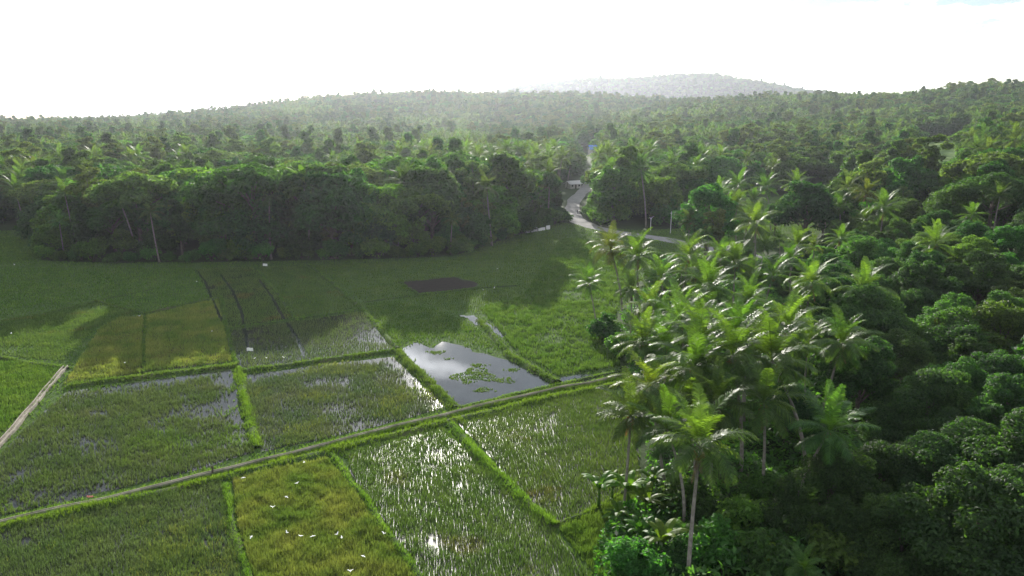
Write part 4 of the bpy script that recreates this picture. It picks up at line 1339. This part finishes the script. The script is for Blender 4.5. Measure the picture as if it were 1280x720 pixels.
k = 0
for px, py in [(380, 578), (358, 621), (341, 634), (371, 604), (314, 671), (359, 666), (376, 670), (391, 670), (421, 668), (427, 672), (454, 695), (438, 714)]:
    egret(px, py, 1.8 + (k % 3), .3 + k * .7, 'white egret flying low over the yellow-green paddy', 'egrets over the yellow-green paddy', k); k += 1
egret(304, 597, 1.5, 2.0, 'white egret flying beside the canal above the left corner of the yellow-green paddy', None, 1)
egret(480, 667, 1.2, 1.0, 'white egret flying over the bank right of the yellow-green paddy', None, 2)
for px, py in [(318, 448), (333, 447), (355, 447)]:
    egret(px, py, 1.6, .2 + k, 'white egret in a line of three over the bank left of the browning paddy', 'three egrets in a line', k, 1.4); k += 1
egret(174, 395, 1.4, 2.5, 'white egret at the top corner between the two yellow paddies', None, 0, 1.4)
egret(156, 453, 1.2, .5, 'white egret over the left yellow paddy', None, 1, 1.2)
egret(14, 417, 1.5, .5, 'white egret at the left edge over the mixed green rice', None, 2, 1.4)
egret(265, 414, 1.4, .5, 'white egret over the right yellow paddy', None, 0, 1.2)
egret(246, 352, 1.4, .9, 'white egret beside the left seam of water', None, 0, 1.6)
egret(618, 361, .4, .9, 'white egret standing in the shaded field, larger of the pair', None, 0, 1.6, True)
egret(604, 363, .4, 2.9, 'white egret standing in the shaded field, left of the pair', None, 0, 1.2, True)
egret(622, 336, 1.5, .9, 'white egret flying above the pair in the shaded field', None, 0, 1.6)
egret(70, 292, 3.5, .9, 'white egret flying along the left edge of the far wood', None, 1, 1.8)
egret(298, 277, 9, .9, 'large white egret flying in front of the far wood', None, 2, 2.0)
egret(18, 331, 1.5, .9, 'white egret over the grass at the far left', None, 2, 1.6)


# ------------------------------------------------------------------ flag poles, stakes, poles
def flagpole(px, py, hp, w, lab, s=1):
    x, y = W(px, py)
    e = empty('marker_flag', (x, y, 0), .3); tag(e, lab, 'flag')
    p = MB(); p.tube([(0, 0, -.1), (.02, 0, hp * .5), (.05, 0, hp)], [.03, .025, .02], 6)
    new_obj('pole', p.mesh('pole', M['wood']), e)
    c = MB(); V = []; n = 8
    for i_ in range(n + 1):
        t = i_ / n
        for zz in (0, 1):
            V.append((.05 + w * t, .10 * math.sin(t * 7), hp - .02 - zz * w * .55 - .12 * t * t))
    V2 = [(a, b + .012, c_) for a, b, c_ in V]
    nV = len(V)
    Fs = [(2 * i_, 2 * i_ + 1, 2 * i_ + 3, 2 * i_ + 2) for i_ in range(n)]
    Fs += [tuple(q + nV for q in reversed(f)) for f in Fs]
    Fs += [(2 * i_, 2 * i_ + 2, 2 * i_ + 2 + nV, 2 * i_ + nV) for i_ in range(n)] + [(2 * i_ + 1, 2 * i_ + 1 + nV, 2 * i_ + 3 + nV, 2 * i_ + 3) for i_ in range(n)]
    c.add(V + V2, Fs)
    new_obj('cloth', c.mesh('cloth', M['whitepaint']), e)


flagpole(309, 449, 2.0, 1.0, 'white cloth on a thin pole above the browning paddy')
flagpole(329, 340, 2.2, 1.1, 'white cloth on a pole by the foot of the far wood')


def stake(px, py, h, mat, lab, name='stake', cat='stake'):
    x, y = W(px, py)
    m = MB(); m.tube([(0, 0, 0), (.03, .02, h * .6), (.02, 0, h)], [.11, .10, .08], 7)
    m.tube([(-.18, 0, h * .75), (.22, .02, h * .8)], [.05, .05], 6)
    e = new_obj(name, m.mesh(name, mat)); e.location = (x, y, .3); tag(e, lab, cat)


stake(266, 594, .9, M['wood'], 'dark wooden stake standing on the long canal')
x, y = W(113, 625)
m = MB(); V = []; n = 7
for i_ in range(n + 1):
    for j_ in range(4):
        V.append((i_ * .16 - .5, j_ * .13 - .2 + .06 * math.sin(i_ * 1.7), .47 + .07 * math.sin(i_ * 2.1 + j_) + (.02 if 0 < j_ < 3 else -.16)))
Fs = [(i_ * 4 + j_, (i_ + 1) * 4 + j_, (i_ + 1) * 4 + j_ + 1, i_ * 4 + j_ + 1) for i_ in range(n) for j_ in range(3)]
m.add(V, Fs)
o = new_obj('cloth', m.mesh('cloth', M['redcloth'], True)); o.location = (x, y, 0.18); o.scale = (.6, .6, .6); o.name = 'red_cloth'
o.modifiers.new('t', 'SOLIDIFY').thickness = .02
tag(o, 'faded red cloth lying over the long canal at the lower left', 'cloth')

for px, py, h, two, lab in [(838, 292, 7.4, False, 'tall thin white pole by the gravel road'), (813, 288, 4.6, True, 'shorter forked pole by the gravel road')]:
    x, y = W(px, py)
    m = MB(); m.tube([(0, 0, -.2), (0, 0, h * .5), (0, 0, h)], [.13, .11, .09], 8)
    e = empty('roadside_pole', (x, y, 0)); tag(e, lab, 'pole')
    new_obj('pole', m.mesh('pole', M['metal']), e)
    if two:
        m = MB(); m.tube([(0, 0, h - .8), (.7, 0, h + .2), (1.1, 0, h + .25)], [.07, .06, .05], 6); m.tube([(0, 0, h - .8), (-.6, 0, h)], [.07, .05], 6)
        new_obj('bracket', m.mesh('bracket', M['metal']), e)
    else:
        m = MB(); m.box(-.5, -.05, h - .6, .5, .05, h - .5)
        new_obj('crossarm', m.mesh('crossarm', M['metal']), e)


# ------------------------------------------------------------------ small houses, wall, sand heap
def house(x, y, z, rz, w, d, h, rise, roofm, lab, name='house'):
    e = empty(name, (x, y, z), rz); tag(e, lab, 'house')
    m = MB(); m.box(-w / 2, -d / 2, -.2, w / 2, d / 2, h)
    m.add([(-w / 2, -d / 2, h), (-w / 2, d / 2, h), (-w / 2, 0, h + rise - .1), (w / 2, -d / 2, h), (w / 2, d / 2, h), (w / 2, 0, h + rise - .1)], [(0, 2, 1), (3, 4, 5)])
    new_obj('wall', m.mesh('wall', M['wallpaint']), e)
    r = MB(); ov = .6
    for s in (-1, 1):
        y0 = s * (d / 2 + ov); z0 = h - rise * ov / (d / 2)
        A = [(-w / 2 - ov, 0, h + rise), (w / 2 + ov, 0, h + rise), (w / 2 + ov, y0, z0), (-w / 2 - ov, y0, z0)]
        r.add(A + [(a, b, c - .08) for a, b, c in A], [(0, 1, 2, 3), (7, 6, 5, 4), (0, 4, 5, 1), (1, 5, 6, 2), (2, 6, 7, 3), (3, 7, 4, 0)])
    new_obj('roof', r.mesh('roof', roofm), e)
    dr = MB(); dr.box(-.45, -d / 2 - .05, 0, .45, -d / 2 + .01, 2.0); new_obj('door', dr.mesh('door', M['wood']), e)
    for sx in (-w * .3, w * .3):
        wi = MB(); wi.box(sx - .5, -d / 2 - .04, 1.0, sx + .5, -d / 2 + .01, 1.9); new_obj('window', wi.mesh('window', M['glass']), e)


x, y = W(722, 236); house(x - 2, y + 4, 0, .5, 7, 5, 2.6, 1.3, M['greyroof'], 'small house with a pale grey roof left of the gravel road')
d = ray(745, 186); rr_ = 640; t = rr_ / math.hypot(d[0], d[1])
bx, by = d[0] * t, d[1] * t
house(bx, by, Tz(bx, by) + .0, .1, 12, 9, 5.2, 3.4, M['blueroof'], 'house with a bright blue roof at the far end of the road')
x, y = W(735, 250)
m = MB(); V = []; n = 14
for i_ in range(6):
    q = i_ / 5
    for k in range(n):
        a = 2 * PI * k / n; rr_ = 1.9 * (1 - q) * (1 + .2 * math.sin(3 * a) + .1 * math.sin(7 * a + i_))
        V.append((rr_ * math.cos(a), rr_ * 1.8 * math.sin(a), 1.7 * q ** .8 - .05))
Fs = [(i_ * n + k, i_ * n + (k + 1) % n, (i_ + 1) * n + (k + 1) % n, (i_ + 1) * n + k) for i_ in range(5) for k in range(n)]
m.add(V, Fs)
o = new_obj('sand_heap', m.mesh('sand_heap', M['sand'], True)); o.location = (x + 1.5, y, Tz(x, y)); tag(o, 'pinkish sand heap on the right shoulder of the gravel road', 'sand heap')
x, y = W(672, 289)
m = MB()
for k, (a, w, h) in enumerate([(-4.5, 2.2, 1.1), (-1.6, 2.8, 1.5), (2.0, 3.2, 1.0), (5.2, 1.8, 1.4)]):
    m.box(a - w / 2, -.12 + .03 * k, -.1, a + w / 2, .12 + .03 * k, h)
o = new_obj('broken_wall', m.mesh('broken_wall', M['whitepaint'])); o.location = (x, y, 0); o.rotation_euler = (0, 0, .75); tag(o, 'low broken white wall at the edge of the wood near the road', 'wall')

# person on the road, seen from far away
def person(x, y, z, rz, lab):
    P = {'pel': (0, 0, .95), 'chest': (0, .02, 1.32), 'neck': (0, .02, 1.48), 'head': (0, .04, 1.62), 'top': (0, .03, 1.72),
         'ls': (-.18, 0, 1.42), 'le': (-.25, .02, 1.15), 'lh': (-.24, .12, .92), 'rs': (.18, 0, 1.42), 're': (.25, -.03, 1.15), 'rh': (.25, -.02, .88),
         'lk': (-.1, .1, .5), 'lf': (-.1, .12, .08), 'lt': (-.1, .26, .04), 'rk': (.1, .0, .5), 'rf': (.1, -.2, .1), 'rt': (.1, -.06, .04)}
    E = [('pel', 'chest'), ('chest', 'neck'), ('neck', 'head'), ('head', 'top'), ('chest', 'ls'), ('ls', 'le'), ('le', 'lh'), ('chest', 'rs'), ('rs', 're'), ('re', 'rh'),
         ('pel', 'lk'), ('lk', 'lf'), ('lf', 'lt'), ('pel', 'rk'), ('rk', 'rf'), ('rf', 'rt')]
    Rd = dict(pel=.15, chest=.16, neck=.06, head=.10, top=.07, ls=.07, le=.05, lh=.04, rs=.07, re=.05, rh=.04, lk=.075, lf=.05, lt=.04, rk=.075, rf=.05, rt=.04)
    ks = list(P)
    me = bpy.data.meshes.new('person'); me.from_pydata([P[k] for k in ks], [(ks.index(a), ks.index(b)) for a, b in E], []); me.update()
    me.materials.append(solid_mat('dark_clothes', [(.3, (.04, .04, .06)), (.7, (.08, .07, .09))], 3))
    o = new_obj('person', me)
    o.modifiers.new('skin', 'SKIN')
    for k, v in zip(ks, me.skin_vertices[0].data): v.radius = (Rd[k], Rd[k]); v.use_root = k == 'pel'
    o.modifiers.new('sub', 'SUBSURF').levels = 1
    o.location = (x, y, z); o.rotation_euler = (0, 0, rz)
    tag(o, lab, 'person')


x, y = W(722, 268); person(x, y, .15, 2.5, 'person in dark clothes walking down the gravel road')

# ------------------------------------------------------------------ haze
b = MB(); b.box(-6300, -6300, -12, 6300, 6300, 300)
HZ, nt = nodes('air')
pv = N(nt, 'ShaderNodeVolumePrincipled')
pv.inputs['Color'].default_value = (.84, .89, 1.0, 1); pv.inputs['Density'].default_value = 0.000062; pv.inputs['Anisotropy'].default_value = .6
out = N(nt, 'ShaderNodeOutputMaterial'); nt.links.new(pv.outputs[0], out.inputs['Volume'])
tag(new_obj('haze', b.mesh('haze', HZ)), 'pale sunlit haze between the fields and the hills', None, kind='stuff')

# ------------------------------------------------------------------ light, sky, camera
w = bpy.data.worlds.new('World'); scene.world = w; w.use_nodes = True
nt = w.node_tree
for n in list(nt.nodes): nt.nodes.remove(n)
sky = N(nt, 'ShaderNodeTexSky', sky_type='NISHITA'); sky.sun_disc = False
sky.sun_elevation = SUN_EL; sky.sun_rotation = SUN_AZ; sky.altitude = 50; sky.air_density = 1.0; sky.dust_density = .15; sky.ozone_density = 1.0
tc = N(nt, 'ShaderNodeTexCoord'); mp = N(nt, 'ShaderNodeMapping'); mp.inputs['Scale'].default_value = (1.2, 1.2, 3.2)
nz = N(nt, 'ShaderNodeTexNoise'); nz.inputs['Scale'].default_value = 3.4; nz.inputs['Detail'].default_value = 7; nz.inputs['Roughness'].default_value = .6
nt.links.new(tc.outputs['Generated'], mp.inputs[0]); nt.links.new(mp.outputs[0], nz.inputs['Vector'])
cr = ramp(nt, nz.outputs['Fac'], [(.50, (0, 0, 0)), (.62, (1, 1, 1))])
mx = mixc(nt, cr, sky.outputs[0], (40, 41, 43))
bg = N(nt, 'ShaderNodeBackground'); bg.inputs['Strength'].default_value = .045
nt.links.new(mx, bg.inputs[0]); wo = N(nt, 'ShaderNodeOutputWorld'); nt.links.new(bg.outputs[0], wo.inputs[0])

sd = bpy.data.lights.new('sun', 'SUN'); sd.energy = 5.0; sd.angle = R(.55); sd.color = (1, .95, .86)
so = bpy.data.objects.new('sun', sd); C.objects.link(so)
dirv = Vector((math.sin(SUN_AZ) * math.cos(SUN_EL), math.cos(SUN_AZ) * math.cos(SUN_EL), math.sin(SUN_EL)))
so.rotation_euler = dirv.to_track_quat('Z', 'Y').to_euler(); so.location = (0, 0, 200)

cd = bpy.data.cameras.new('camera'); cam = bpy.data.objects.new('camera', cd); C.objects.link(cam)
cd.lens = 36 * F / 1280; cd.sensor_width = 36; cd.clip_end = 20000; cd.clip_start = .5
cam.location = (0, 0, CAMZ); cam.rotation_euler = (PI / 2 - PITCH, 0, 0)
scene.camera = cam
vs = scene.view_settings; vs.view_transform = 'Standard'; vs.look = 'None'; vs.gamma = 1; vs.use_curve_mapping = False; vs.exposure = 1.2
cy = scene.cycles
cy.max_bounces = 5; cy.diffuse_bounces = 2; cy.glossy_bounces = 2; cy.transmission_bounces = 3; cy.volume_bounces = 0; cy.transparent_max_bounces = 4
cy.use_denoising = True
cy.caustics_reflective = False; cy.caustics_refractive = False
cy.sample_clamp_indirect = 4
print('TREES', nb_, 'PALMS', np_, 'far', len(left_t), len(left_p))
